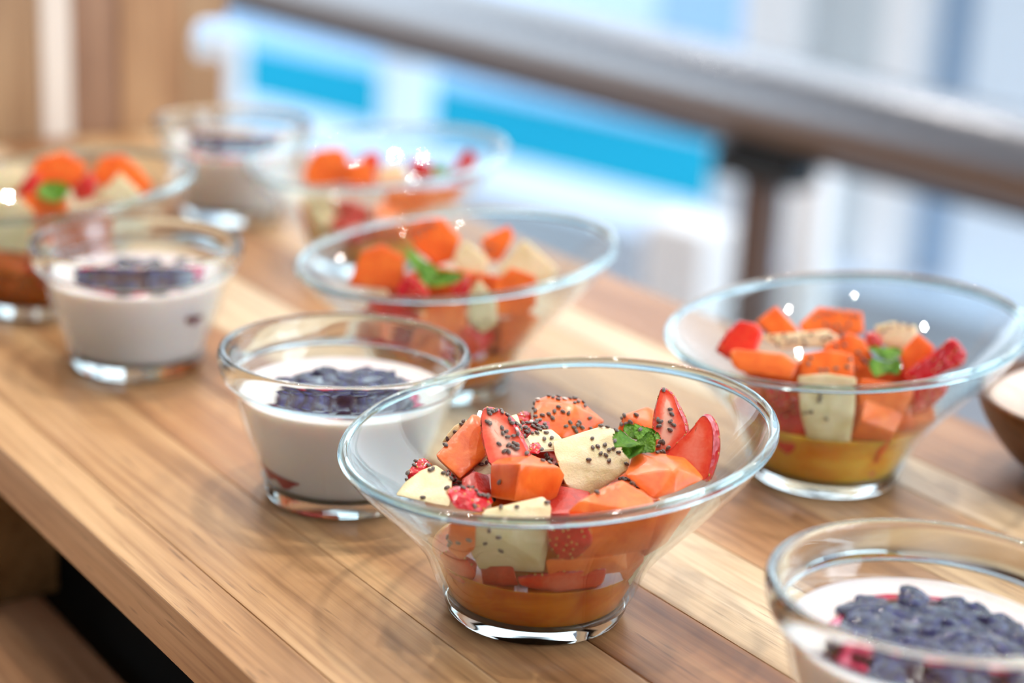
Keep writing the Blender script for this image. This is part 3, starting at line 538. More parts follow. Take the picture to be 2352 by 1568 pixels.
('B', 'papaya', 'orange papaya wedge beside the mint of the right-hand bowl', 'hull', [(0.1487, 0.6901, 0.0527), (0.1563, 0.6937, 0.0602), (0.163, 0.6913, 0.0559), (0.1601, 0.688, 0.049), (0.1518, 0.6865, 0.0456), (0.1536, 0.7061, 0.0478), (0.16, 0.7097, 0.0537), (0.1654, 0.7073, 0.0503), (0.1629, 0.704, 0.0449), (0.156, 0.7025, 0.0421)], []),
('B', 'strawberry', 'bright red strawberry half at the right of the right-hand bowl', 'hull', [(0.148, 0.6802, 0.0467), (0.1584, 0.6827, 0.055), (0.1677, 0.6848, 0.062), (0.1714, 0.684, 0.0596), (0.1736, 0.6827, 0.0558), (0.1726, 0.6816, 0.0521), (0.1621, 0.68, 0.0468), (0.154, 0.6792, 0.0437), (0.155, 0.6982, 0.0423), (0.1637, 0.7007, 0.049), (0.1713, 0.7028, 0.0546), (0.1744, 0.702, 0.0527), (0.1761, 0.7007, 0.0496), (0.1753, 0.6996, 0.0466), (0.1666, 0.698, 0.0424), (0.1599, 0.6972, 0.0399)], []),
('B', 'strawberry', 'small red strawberry bit behind the mint of the right-hand bowl', 'hull', [(0.1376, 0.7033, 0.0563), (0.1418, 0.7038, 0.0576), (0.1453, 0.7022, 0.0544), (0.1436, 0.6999, 0.0497), (0.1385, 0.7003, 0.0502), (0.1411, 0.7173, 0.0515), (0.1446, 0.7178, 0.0526), (0.1474, 0.7162, 0.05), (0.146, 0.7139, 0.0463), (0.1418, 0.7143, 0.0467)], []),
('B', 'melon', 'tall pale melon cube pressed against the front of the right-hand bowl', 'hull', [(0.1055, 0.6559, 0.053), (0.1163, 0.6559, 0.0545), (0.1273, 0.6559, 0.0534), (0.1281, 0.6559, 0.0392), (0.128, 0.6593, 0.0244), (0.1199, 0.6599, 0.0239), (0.1129, 0.6611, 0.0249), (0.1074, 0.6559, 0.0398), (0.1103, 0.6699, 0.0456), (0.1191, 0.6699, 0.0469), (0.1281, 0.6699, 0.046), (0.1287, 0.6699, 0.0344), (0.1288, 0.6699, 0.0223), (0.1215, 0.6699, 0.0219), (0.1148, 0.6699, 0.0227), (0.1118, 0.6699, 0.0349)], []),
('B', 'strawberry', 'red strawberry piece under the left rim of the right-hand bowl', 'hull', [(0.0956, 0.667, 0.0457), (0.1049, 0.6668, 0.0453), (0.1062, 0.6652, 0.0374), (0.1015, 0.6648, 0.0355), (0.0971, 0.6657, 0.0393), (0.0985, 0.679, 0.0406), (0.106, 0.6788, 0.0404), (0.1071, 0.6772, 0.034), (0.1032, 0.6768, 0.0325), (0.0997, 0.6777, 0.0355)], []),
('B', 'papaya', 'orange papaya block behind the glass, right of the tall melon cube', 'hull', [(0.1304, 0.6657, 0.05), (0.1443, 0.6653, 0.0487), (0.151, 0.6646, 0.0459), (0.1468, 0.6624, 0.0352), (0.1341, 0.6618, 0.0313), (0.1306, 0.6636, 0.04), (0.1355, 0.6817, 0.043), (0.1468, 0.6813, 0.0421), (0.1523, 0.6806, 0.0397), (0.1488, 0.6784, 0.0311), (0.1383, 0.6778, 0.028), (0.1355, 0.6796, 0.035)], []),
('B', 'strawberry', 'red strawberry piece under the right rim of the right-hand bowl', 'hull', [(0.153, 0.6746, 0.0443), (0.1659, 0.6753, 0.0486), (0.1655, 0.6743, 0.0433), (0.1586, 0.6727, 0.0357), (0.1521, 0.6726, 0.0345), (0.1575, 0.6886, 0.0391), (0.168, 0.6893, 0.0425), (0.1676, 0.6883, 0.0383), (0.1619, 0.6867, 0.0321), (0.1566, 0.6866, 0.0312)], []),
('B', 'strawberry', 'red strawberry shred at the bottom of the juice in the right-hand bowl', 'hull', [(0.1215, 0.6691, 0.0116), (0.1307, 0.669, 0.0107), (0.1418, 0.6691, 0.013), (0.1405, 0.6699, 0.0096), (0.131, 0.6687, 0.0077), (0.1226, 0.6688, 0.0086), (0.125, 0.6771, 0.0083), (0.1325, 0.677, 0.0076), (0.1414, 0.6771, 0.0094), (0.1409, 0.6768, 0.0066), (0.1327, 0.6767, 0.0066), (0.1259, 0.6768, 0.0066)], []),
('B', 'papaya', 'papaya chunk in the shaded middle of the right-hand bowl', 'hull', [(0.0888, 0.691, 0.0426), (0.1138, 0.6917, 0.0472), (0.1525, 0.6914, 0.0475), (0.1566, 0.6893, 0.0377), (0.137, 0.6877, 0.0284), (0.1065, 0.6883, 0.0302), (0.1004, 0.721, 0.0321), (0.1213, 0.7217, 0.0359), (0.1536, 0.7214, 0.0362), (0.157, 0.7193, 0.0282), (0.1406, 0.7177, 0.0204), (0.1151, 0.7183, 0.0219)], []),
('M', 'papaya', 'rounded orange papaya wedge at the left of the middle bowl', 'hull', [(-0.0715, 0.7715, 0.0463), (-0.0666, 0.778, 0.0596), (-0.0578, 0.7795, 0.0632), (-0.048, 0.7771, 0.0589), (-0.0472, 0.7736, 0.0518), (-0.0505, 0.7704, 0.0451), (-0.0699, 0.7875, 0.0435), (-0.066, 0.794, 0.0541), (-0.0589, 0.7955, 0.0569), (-0.0509, 0.7931, 0.0535), (-0.0501, 0.7896, 0.0479), (-0.0528, 0.7864, 0.0427)], []),
('M', 'papaya', 'seedy orange papaya block at the back of the middle bowl', 'hull', [(-0.0488, 0.8015, 0.0659), (-0.0411, 0.803, 0.0695), (-0.0335, 0.8035, 0.0707), (-0.0245, 0.7992, 0.0622), (-0.0276, 0.7948, 0.0529), (-0.0352, 0.7937, 0.0504), (-0.0452, 0.7973, 0.0573), (-0.0473, 0.8175, 0.0609), (-0.041, 0.819, 0.0637), (-0.0348, 0.8195, 0.0647), (-0.0275, 0.8152, 0.0579), (-0.03, 0.8108, 0.0506), (-0.0361, 0.8097, 0.0486), (-0.0443, 0.8133, 0.054)], []),
('M', 'melon', 'white melon wedge behind the mint of the middle bowl', 'hull', [(-0.028, 0.7872, 0.0549), (-0.0226, 0.7913, 0.0635), (-0.012, 0.7879, 0.0571), (-0.0124, 0.7847, 0.0505), (-0.0213, 0.7839, 0.0483), (-0.0267, 0.8032, 0.0506), (-0.0224, 0.8073, 0.0574), (-0.0137, 0.8039, 0.0524), (-0.014, 0.8007, 0.0471), (-0.0213, 0.7999, 0.0454)], []),
('M', 'papaya', 'orange papaya cube at the back right of the middle bowl', 'hull', [(-0.0165, 0.806, 0.0605), (-0.0039, 0.8088, 0.067), (-0.0011, 0.8068, 0.063), (-0.0067, 0.8017, 0.0521), (-0.0129, 0.8017, 0.0518), (-0.0151, 0.822, 0.056), (-0.0048, 0.8248, 0.0612), (-0.0026, 0.8228, 0.0581), (-0.0072, 0.8177, 0.0494), (-0.0122, 0.8177, 0.0492)], []),
('M', 'melon', 'white melon wedge at the right of the middle bowl', 'hull', [(-0.0078, 0.7826, 0.0523), (0.0033, 0.7891, 0.0661), (0.0188, 0.783, 0.0545), (0.0145, 0.7807, 0.0494), (0.0015, 0.7796, 0.0467), (-0.0052, 0.8006, 0.0477), (0.004, 0.8071, 0.0587), (0.0166, 0.801, 0.0495), (0.0131, 0.7987, 0.0455), (0.0025, 0.7976, 0.0433)], []),
('M', 'papaya', 'orange papaya block at the right front of the middle bowl', 'hull', [(-0.0088, 0.7602, 0.0526), (-0.0021, 0.7626, 0.0604), (0.0091, 0.7613, 0.057), (0.0095, 0.7577, 0.0456), (0.0039, 0.756, 0.0401), (-0.0071, 0.7562, 0.0404), (-0.0071, 0.7782, 0.0468), (-0.0016, 0.7806, 0.0531), (0.0076, 0.7793, 0.0504), (0.0079, 0.7757, 0.0413), (0.0034, 0.774, 0.0368), (-0.0057, 0.7742, 0.0371)], []),
('M', 'strawberry', 'red strawberry wedge below the mint of the middle bowl', 'hull', [(-0.0269, 0.7586, 0.0512), (-0.0194, 0.7616, 0.0574), (-0.018, 0.7561, 0.0466), (-0.0217, 0.7535, 0.0414), (-0.0265, 0.7552, 0.0445), (-0.0265, 0.7726, 0.0465), (-0.0204, 0.7756, 0.0514), (-0.0192, 0.7701, 0.043), (-0.0223, 0.7675, 0.0389), (-0.0262, 0.7692, 0.0413)], []),
('M', 'strawberry', 'pink strawberry slice left of the mint in the middle bowl', 'hull', [(-0.0507, 0.759, 0.0483), (-0.0454, 0.7626, 0.0558), (-0.0371, 0.7601, 0.0512), (-0.0349, 0.7571, 0.0455), (-0.0457, 0.7563, 0.0432), (-0.05, 0.773, 0.0444), (-0.0458, 0.7766, 0.0503), (-0.0389, 0.7741, 0.0467), (-0.0371, 0.7711, 0.0422), (-0.0459, 0.7703, 0.0404)], []),
('M', 'melon', 'pale melon piece seen through the front of the middle bowl', 'hull', [(-0.0197, 0.7501, 0.0501), (-0.015, 0.7516, 0.0575), (-0.0073, 0.7498, 0.049), (-0.0065, 0.7479, 0.0401), (-0.0121, 0.7469, 0.0354), (-0.0177, 0.7477, 0.0386), (-0.0188, 0.7661, 0.0445), (-0.015, 0.7676, 0.0504), (-0.0087, 0.7658, 0.0435), (-0.008, 0.7639, 0.0364), (-0.0126, 0.7629, 0.0326), (-0.0172, 0.7637, 0.0352)], []),
('M', 'papaya', 'large orange papaya piece behind the front glass of the middle bowl', 'hull', [(-0.0356, 0.7512, 0.049), (-0.0201, 0.7508, 0.048), (-0.0187, 0.7488, 0.0383), (-0.0228, 0.7467, 0.0282), (-0.0319, 0.7471, 0.0295), (-0.037, 0.7493, 0.04), (-0.0347, 0.7672, 0.0422), (-0.022, 0.7668, 0.0414), (-0.0209, 0.7648, 0.0336), (-0.0242, 0.7627, 0.0255), (-0.0317, 0.7631, 0.0265), (-0.0359, 0.7653, 0.035)], []),
('M', 'papaya', 'orange papaya piece low at the right of the middle bowl', 'hull', [(-0.0052, 0.7579, 0.0381), (0.0065, 0.7587, 0.0423), (0.0113, 0.7581, 0.0398), (0.0014, 0.7601, 0.027), (-0.005, 0.7572, 0.0228), (-0.0036, 0.7759, 0.0318), (0.0061, 0.7767, 0.0352), (0.0099, 0.7761, 0.0332), (0.005, 0.774, 0.0228), (-0.0014, 0.7727, 0.0195)], []),
('M', 'strawberry', 'red strawberry piece low at the left of the middle bowl', 'hull', [(-0.0624, 0.7584, 0.0437), (-0.0514, 0.7584, 0.0443), (-0.0383, 0.7572, 0.0395), (-0.0398, 0.7553, 0.0304), (-0.0546, 0.7557, 0.0315), (-0.0611, 0.7744, 0.0378), (-0.0521, 0.7744, 0.0382), (-0.0414, 0.7732, 0.0344), (-0.0425, 0.7713, 0.0271), (-0.0546, 0.7717, 0.0279)], []),
('M', 'papaya', 'papaya chunk in the shaded middle of the middle bowl', 'hull', [(-0.0569, 0.7801, 0.0475), (-0.0346, 0.7812, 0.0542), (-0.0006, 0.7801, 0.0504), (-0.0, 0.7778, 0.0393), (-0.0337, 0.7771, 0.0339), (-0.0527, 0.7778, 0.0366), (-0.0532, 0.8061, 0.0394), (-0.0348, 0.8072, 0.0449), (-0.0066, 0.8061, 0.0418), (-0.0062, 0.8038, 0.0328), (-0.034, 0.8031, 0.0283), (-0.0497, 0.8038, 0.0305)], []),
('L', 'papaya', 'large orange papaya block at the back of the leftmost bowl', 'hull', [(-0.2406, 0.8803, 0.0545), (-0.2327, 0.8876, 0.0698), (-0.2208, 0.8891, 0.0735), (-0.2095, 0.8861, 0.0679), (-0.2093, 0.8817, 0.0588), (-0.2246, 0.8793, 0.0532), (-0.2417, 0.8983, 0.0521), (-0.2356, 0.9056, 0.0643), (-0.226, 0.9071, 0.0673), (-0.2166, 0.9041, 0.0628), (-0.2162, 0.8997, 0.0555), (-0.2286, 0.8973, 0.0511)], []),
('L', 'papaya', 'orange papaya wedge at the right of the leftmost bowl', 'hull', [(-0.2076, 0.8838, 0.0627), (-0.2019, 0.8881, 0.0719), (-0.1925, 0.8886, 0.0733), (-0.1837, 0.8857, 0.0677), (-0.1761, 0.8818, 0.0602), (-0.1805, 0.8796, 0.0553), (-0.1975, 0.8805, 0.0564), (-0.2085, 0.9018, 0.0588), (-0.204, 0.9061, 0.0662), (-0.1963, 0.9066, 0.0673), (-0.1891, 0.9037, 0.0629), (-0.1827, 0.8998, 0.0568), (-0.1863, 0.8976, 0.053), (-0.2001, 0.8985, 0.0538)], []),
('L', 'melon', 'white melon wedge in front of the right papaya in the leftmost bowl', 'hull', [(-0.1982, 0.8595, 0.0586), (-0.1889, 0.8648, 0.0698), (-0.1783, 0.8606, 0.0618), (-0.1786, 0.858, 0.0565), (-0.1883, 0.857, 0.0542), (-0.1995, 0.8755, 0.0551), (-0.1921, 0.8808, 0.064), (-0.1833, 0.8766, 0.0577), (-0.1835, 0.874, 0.0535), (-0.1913, 0.873, 0.0516)], []),
('L', 'strawberry', 'red strawberry piece in the middle of the leftmost bowl', 'hull', [(-0.2114, 0.8643, 0.0615), (-0.2037, 0.8676, 0.0685), (-0.1992, 0.8652, 0.064), (-0.2006, 0.8619, 0.0573), (-0.2087, 0.861, 0.055), (-0.2139, 0.8803, 0.0576), (-0.2079, 0.8836, 0.0632), (-0.204, 0.8812, 0.0596), (-0.2051, 0.8779, 0.0543), (-0.2116, 0.877, 0.0525)], []),
('L', 'strawberry', 'dark red strawberry piece left of the mint in the leftmost bowl', 'hull', [(-0.241, 0.8704, 0.0554), (-0.2336, 0.8751, 0.0654), (-0.2283, 0.8746, 0.0647), (-0.2286, 0.8709, 0.057), (-0.2345, 0.869, 0.0529), (-0.2438, 0.8864, 0.0524), (-0.238, 0.8911, 0.0603), (-0.2336, 0.8906, 0.0598), (-0.2337, 0.8869, 0.0537), (-0.2384, 0.885, 0.0504)], []),
('L', 'papaya', 'orange papaya piece beneath the mint of the leftmost bowl', 'hull', [(-0.2334, 0.8539, 0.0585), (-0.2254, 0.8549, 0.0608), (-0.2097, 0.8528, 0.0574), (-0.2111, 0.8492, 0.0503), (-0.2253, 0.8492, 0.0496), (-0.2354, 0.8699, 0.0539), (-0.2289, 0.8709, 0.0557), (-0.216, 0.8688, 0.0531), (-0.2169, 0.8652, 0.0474), (-0.2286, 0.8652, 0.0468)], []),
('L', 'melon', 'pale melon chunk at the left edge of the leftmost bowl', 'hull', [(-0.257, 0.8762, 0.0608), (-0.247, 0.8785, 0.0661), (-0.2379, 0.8789, 0.0673), (-0.2381, 0.8738, 0.0569), (-0.2479, 0.8726, 0.054), (-0.26, 0.8942, 0.0567), (-0.2519, 0.8965, 0.0609), (-0.2445, 0.8969, 0.0619), (-0.2444, 0.8918, 0.0536), (-0.2524, 0.8906, 0.0512)], []),
('L', 'melon', 'large pale melon cube against the glass of the leftmost bowl', 'hull', [(-0.246, 0.8445, 0.059), (-0.2319, 0.8443, 0.0587), (-0.2241, 0.8433, 0.0546), (-0.2251, 0.8414, 0.0453), (-0.2268, 0.8393, 0.0353), (-0.2415, 0.8395, 0.0355), (-0.2478, 0.8418, 0.0461), (-0.2486, 0.8605, 0.0527), (-0.237, 0.8603, 0.0525), (-0.2306, 0.8593, 0.0491), (-0.2313, 0.8574, 0.0416), (-0.2326, 0.8553, 0.0336), (-0.2445, 0.8555, 0.0338), (-0.2498, 0.8578, 0.0423)], []),
('L', 'papaya', 'orange papaya chunk low in the leftmost bowl', 'hull', [(-0.2258, 0.8511, 0.0491), (-0.2014, 0.8519, 0.0543), (-0.1871, 0.8511, 0.051), (-0.1928, 0.8486, 0.0388), (-0.2172, 0.8473, 0.0316), (-0.2264, 0.8691, 0.0436), (-0.2065, 0.8699, 0.0479), (-0.1947, 0.8691, 0.0452), (-0.1993, 0.8666, 0.0353), (-0.2192, 0.8653, 0.0295)], []),
('F', 'papaya', 'orange papaya block at the left of the farthest bowl', 'hull', [(-0.1143, 0.9689, 0.0523), (-0.1085, 0.9736, 0.0622), (-0.0983, 0.9743, 0.0642), (-0.0916, 0.973, 0.0619), (-0.0902, 0.9657, 0.0472), (-0.1129, 0.9645, 0.0435), (-0.114, 0.9869, 0.049), (-0.1094, 0.9916, 0.0569), (-0.1011, 0.9923, 0.0585), (-0.0956, 0.991, 0.0567), (-0.0943, 0.9837, 0.045), (-0.1128, 0.9825, 0.042)], []),
('F', 'papaya', 'orange papaya cube in the middle of the farthest bowl', 'hull', [(-0.0915, 0.9632, 0.0584), (-0.0782, 0.9641, 0.0607), (-0.0736, 0.9569, 0.0465), (-0.0891, 0.9558, 0.0436), (-0.0916, 0.9812, 0.0531), (-0.0807, 0.9821, 0.055), (-0.0769, 0.9749, 0.0437), (-0.0895, 0.9738, 0.0414)], []),
('F', 'strawberry', 'red strawberry piece at the back of the farthest bowl', 'hull', [(-0.0864, 0.9894, 0.057), (-0.0812, 0.9908, 0.06), (-0.075, 0.9897, 0.0582), (-0.0753, 0.985, 0.0484), (-0.0827, 0.985, 0.0481), (-0.0865, 1.0054, 0.053), (-0.0823, 1.0068, 0.0555), (-0.0772, 1.0057, 0.054), (-0.0774, 1.001, 0.0463), (-0.0835, 1.001, 0.046)], []),
('F', 'melon', 'pale melon piece in the centre of the farthest bowl', 'hull', [(-0.0752, 0.9764, 0.0538), (-0.0638, 0.9778, 0.0572), (-0.0586, 0.9738, 0.0493), (-0.0628, 0.9707, 0.0427), (-0.0745, 0.9712, 0.0432), (-0.0748, 0.9924, 0.0493), (-0.0655, 0.9938, 0.052), (-0.0613, 0.9898, 0.0458), (-0.0647, 0.9867, 0.0405), (-0.0741, 0.9872, 0.0409)], []),
('F', 'strawberry', 'red strawberry wedge beside the mint of the farthest bowl', 'hull', [(-0.0609, 0.984, 0.057), (-0.0538, 0.9842, 0.0578), (-0.0454, 0.9825, 0.0547), (-0.0464, 0.9796, 0.0487), (-0.0567, 0.9798, 0.0486), (-0.0603, 1.0, 0.0528), (-0.0544, 1.0002, 0.0534), (-0.0476, 0.9985, 0.051), (-0.0484, 0.9956, 0.0462), (-0.0568, 0.9958, 0.0461)], []),
('F', 'strawberry', 'pink pointed strawberry slice at the right of the farthest bowl', 'hull', [(-0.039, 0.9729, 0.05), (-0.0327, 0.9784, 0.0614), (-0.0283, 0.9807, 0.0663), (-0.0237, 0.9786, 0.0623), (-0.0222, 0.9734, 0.0517), (-0.0308, 0.9721, 0.0487), (-0.0376, 0.9869, 0.0484), (-0.0325, 0.9924, 0.0575), (-0.029, 0.9947, 0.0614), (-0.0252, 0.9926, 0.0582), (-0.024, 0.9874, 0.0498), (-0.0309, 0.9861, 0.0474)], []),
('F', 'strawberry', 'red strawberry piece under the front rim of the farthest bowl', 'hull', [(-0.0958, 0.9467, 0.0407), (-0.0882, 0.947, 0.0427), (-0.0816, 0.9465, 0.0408), (-0.0822, 0.9451, 0.0337), (-0.0923, 0.9447, 0.0314), (-0.0957, 0.9607, 0.0368), (-0.0895, 0.961, 0.0384), (-0.0841, 0.9605, 0.0369), (-0.0846, 0.9591, 0.0312), (-0.0928, 0.9587, 0.0293)], []),
('F', 'papaya', 'orange papaya chunk under the front rim of the farthest bowl', 'hull', [(-0.0707, 0.9527, 0.0464), (-0.0527, 0.9532, 0.0495), (-0.0279, 0.9534, 0.0518), (-0.0349, 0.9545, 0.0418), (-0.0544, 0.9504, 0.0361), (-0.0681, 0.9511, 0.0388), (-0.068, 0.9707, 0.0418), (-0.0533, 0.9712, 0.0443), (-0.0331, 0.9714, 0.0462), (-0.0345, 0.9693, 0.0381), (-0.0546, 0.9684, 0.0335), (-0.0658, 0.9691, 0.0356)], []),
('F', 'melon', 'yellowish melon piece low in the farthest bowl', 'hull', [(-0.1141, 0.9557, 0.0412), (-0.0982, 0.9557, 0.042), (-0.0956, 0.9538, 0.0333), (-0.102, 0.952, 0.024), (-0.1079, 0.9529, 0.0282), (-0.1137, 0.9697, 0.0364), (-0.1007, 0.9697, 0.037), (-0.0986, 0.9678, 0.03), (-0.1038, 0.966, 0.0226), (-0.1086, 0.9669, 0.0259)], []),
('B', 'papaya', 'orange papaya piece low in the bowl beside the wooden bowl, leftmost', 'hull', [(0.1067, 0.6853, 0.0293), (0.1027, 0.697, 0.0304), (0.0975, 0.6813, 0.0387), (0.0936, 0.693, 0.0398), (0.0954, 0.6828, 0.0168), (0.0923, 0.6944, 0.0179), (0.0904, 0.6806, 0.0261), (0.0863, 0.691, 0.0273)], []),
('B', 'strawberry', 'red strawberry piece low in the bowl beside the wooden bowl, second from the left', 'hull', [(0.1171, 0.6718, 0.0195), (0.1173, 0.6618, 0.0278), (0.1065, 0.6702, 0.0145), (0.1084, 0.6644, 0.0228), (0.1087, 0.6821, 0.0318), (0.1088, 0.6721, 0.0402), (0.096, 0.6777, 0.0268), (0.0961, 0.6677, 0.0352)], []),
('B', 'papaya', 'orange papaya piece low in the bowl beside the wooden bowl, fourth from the left', 'hull', [(0.1441, 0.6573, 0.0321), (0.1494, 0.6656, 0.0394), (0.1305, 0.6556, 0.0368), (0.1343, 0.6675, 0.0441), (0.1407, 0.6672, 0.0157), (0.1457, 0.6768, 0.023), (0.1268, 0.6668, 0.0205), (0.1306, 0.6787, 0.0278)], []),
('B', 'papaya', 'orange papaya piece low in the bowl beside the wooden bowl, rightmost', 'hull', [(0.1488, 0.6822, 0.0137), (0.1477, 0.6944, 0.0215), (0.1562, 0.6851, 0.0161), (0.1625, 0.6944, 0.0239), (0.1463, 0.6712, 0.0307), (0.1452, 0.6834, 0.0385), (0.1621, 0.6712, 0.0331), (0.1611, 0.6834, 0.0409)], []),
('M', 'strawberry', 'red strawberry piece low in the middle bowl, leftmost', 'hull', [(-0.0605, 0.7748, 0.0135), (-0.0567, 0.7851, 0.0174), (-0.0515, 0.765, 0.016), (-0.0443, 0.7763, 0.02), (-0.0697, 0.7711, 0.032), (-0.0625, 0.7824, 0.0359), (-0.0573, 0.7622, 0.0345), (-0.0501, 0.7735, 0.0385)], []),
('M', 'papaya', 'orange papaya piece low in the middle bowl, second from the left', 'hull', [(-0.0436, 0.7729, 0.0234), (-0.0366, 0.7627, 0.0258), (-0.0515, 0.7655, 0.0148), (-0.0445, 0.7553, 0.0171), (-0.0542, 0.7686, 0.0367), (-0.0472, 0.7585, 0.0391), (-0.0621, 0.7612, 0.0281), (-0.0551, 0.7511, 0.0304)], []),
('M', 'papaya', 'orange papaya piece low in the middle bowl, third from the left', 'hull', [(-0.0379, 0.7552, 0.0161), (-0.0257, 0.7557, 0.0178), (-0.0377, 0.7476, 0.0236), (-0.0265, 0.7459, 0.0253), (-0.0402, 0.7648, 0.0301), (-0.028, 0.7652, 0.0318), (-0.0408, 0.7536, 0.0377), (-0.0287, 0.754, 0.0394)], []),
('M', 'strawberry', 'red strawberry piece low in the middle bowl, fourth from the left', 'hull', [(-0.0065, 0.7611, 0.0297), (-0.0146, 0.7606, 0.0413), (-0.0114, 0.7493, 0.0267), (-0.0179, 0.7457, 0.0382), (-0.022, 0.7668, 0.019), (-0.0301, 0.7663, 0.0305), (-0.0253, 0.7519, 0.016), (-0.0335, 0.7514, 0.0275)], []),
('M', 'papaya', 'orange papaya piece low in the middle bowl, rightmost', 'hull', [(0.0014, 0.7644, 0.0235), (0.0049, 0.7657, 0.0361), (-0.0096, 0.7606, 0.0246), (-0.0091, 0.7637, 0.0371), (0.0017, 0.7799, 0.0194), (0.0022, 0.783, 0.0319), (-0.0124, 0.778, 0.0205), (-0.0118, 0.7811, 0.033)], []),
('L', 'papaya', 'orange papaya piece low in the bowl at the left edge, leftmost', 'hull', [(-0.2499, 0.8756, 0.0245), (-0.2607, 0.8812, 0.0224), (-0.2544, 0.8716, 0.0368), (-0.2652, 0.8771, 0.0347), (-0.256, 0.8611, 0.0175), (-0.2622, 0.8678, 0.0153), (-0.2605, 0.857, 0.0297), (-0.2686, 0.8635, 0.0276)], []),
('L', 'melon', 'pale melon piece low in the bowl at the left edge, second from the left', 'hull', [(-0.2551, 0.8583, 0.0184), (-0.2439, 0.8642, 0.0249), (-0.2462, 0.8468, 0.0171), (-0.236, 0.8507, 0.0236), (-0.2622, 0.8525, 0.036), (-0.251, 0.8584, 0.0425), (-0.2544, 0.8389, 0.0348), (-0.2431, 0.8449, 0.0412)], []),
('L', 'papaya', 'orange papaya piece low in the bowl at the left edge, third from the left', 'hull', [(-0.2319, 0.8535, 0.0136), (-0.2227, 0.8495, 0.0247), (-0.2365, 0.8452, 0.0129), (-0.2289, 0.8396, 0.024), (-0.2466, 0.8585, 0.0275), (-0.2375, 0.8545, 0.0386), (-0.2521, 0.8437, 0.0268), (-0.2433, 0.8392, 0.0379)], []),
('L', 'strawberry', 'red strawberry piece low in the bowl at the left edge, fourth from the left', 'hull', [(-0.2294, 0.8563, 0.0281), (-0.2223, 0.8539, 0.0379), (-0.2183, 0.8577, 0.0205), (-0.2113, 0.8553, 0.0303), (-0.2299, 0.8396, 0.0243), (-0.2229, 0.8372, 0.034), (-0.2202, 0.845, 0.0167), (-0.2135, 0.842, 0.0264)], []),
('L', 'papaya', 'orange papaya piece low in the bowl at the left edge, rightmost', 'hull', [(-0.1921, 0.8631, 0.0371), (-0.2054, 0.8666, 0.042), (-0.198, 0.8493, 0.0313), (-0.2113, 0.8528, 0.0362), (-0.1973, 0.8725, 0.0194), (-0.2095, 0.8759, 0.0243), (-0.204, 0.8597, 0.0135), (-0.2153, 0.862, 0.0184)], []),
('F', 'papaya', 'orange papaya piece low in the farthest bowl, leftmost', 'hull', [(-0.113, 0.9737, 0.0155), (-0.1052, 0.9794, 0.0168), (-0.1078, 0.9616, 0.0132), (-0.0981, 0.9665, 0.0146), (-0.1174, 0.9697, 0.034), (-0.1056, 0.976, 0.0354), (-0.1104, 0.9568, 0.0317), (-0.0985, 0.9631, 0.0331)], []),
('F', 'melon', 'pale melon piece low in the farthest bowl, second from the left', 'hull', [(-0.0881, 0.9484, 0.0279), (-0.1009, 0.9435, 0.0321), (-0.094, 0.9514, 0.0136), (-0.1021, 0.9523, 0.0178), (-0.0931, 0.9668, 0.0338), (-0.1059, 0.9619, 0.038), (-0.099, 0.9698, 0.0195), (-0.1118, 0.9649, 0.0237)], []),
('F', 'strawberry', 'red strawberry piece low in the farthest bowl, third from the left', 'hull', [(-0.0732, 0.9556, 0.0264), (-0.0843, 0.9638, 0.0264), (-0.0778, 0.9493, 0.0394), (-0.089, 0.9574, 0.0394), (-0.0827, 0.9454, 0.0164), (-0.094, 0.9504, 0.0164), (-0.0872, 0.9379, 0.0294), (-0.0987, 0.9441, 0.0294)], []),
('F', 'papaya', 'orange papaya piece low in the farthest bowl, fourth from the left', 'hull', [(-0.0576, 0.9437, 0.0304), (-0.0583, 0.9552, 0.0381), (-0.0722, 0.9397, 0.0338), (-0.0733, 0.9517, 0.0415), (-0.0634, 0.9531, 0.0141), (-0.0644, 0.9651, 0.0218), (-0.0783, 0.9496, 0.0176), (-0.0794, 0.9616, 0.0253)], []),
('F', 'papaya', 'orange papaya piece low in the farthest bowl, rightmost', 'hull', [(-0.0451, 0.9621, 0.0349), (-0.0527, 0.9736, 0.0354), (-0.0575, 0.9538, 0.0375), (-0.0651, 0.9653, 0.0379), (-0.0522, 0.9629, 0.016), (-0.0558, 0.9723, 0.0165), (-0.0606, 0.9526, 0.0186), (-0.0682, 0.964, 0.019)], [])]
FRUIT_OBJS = []
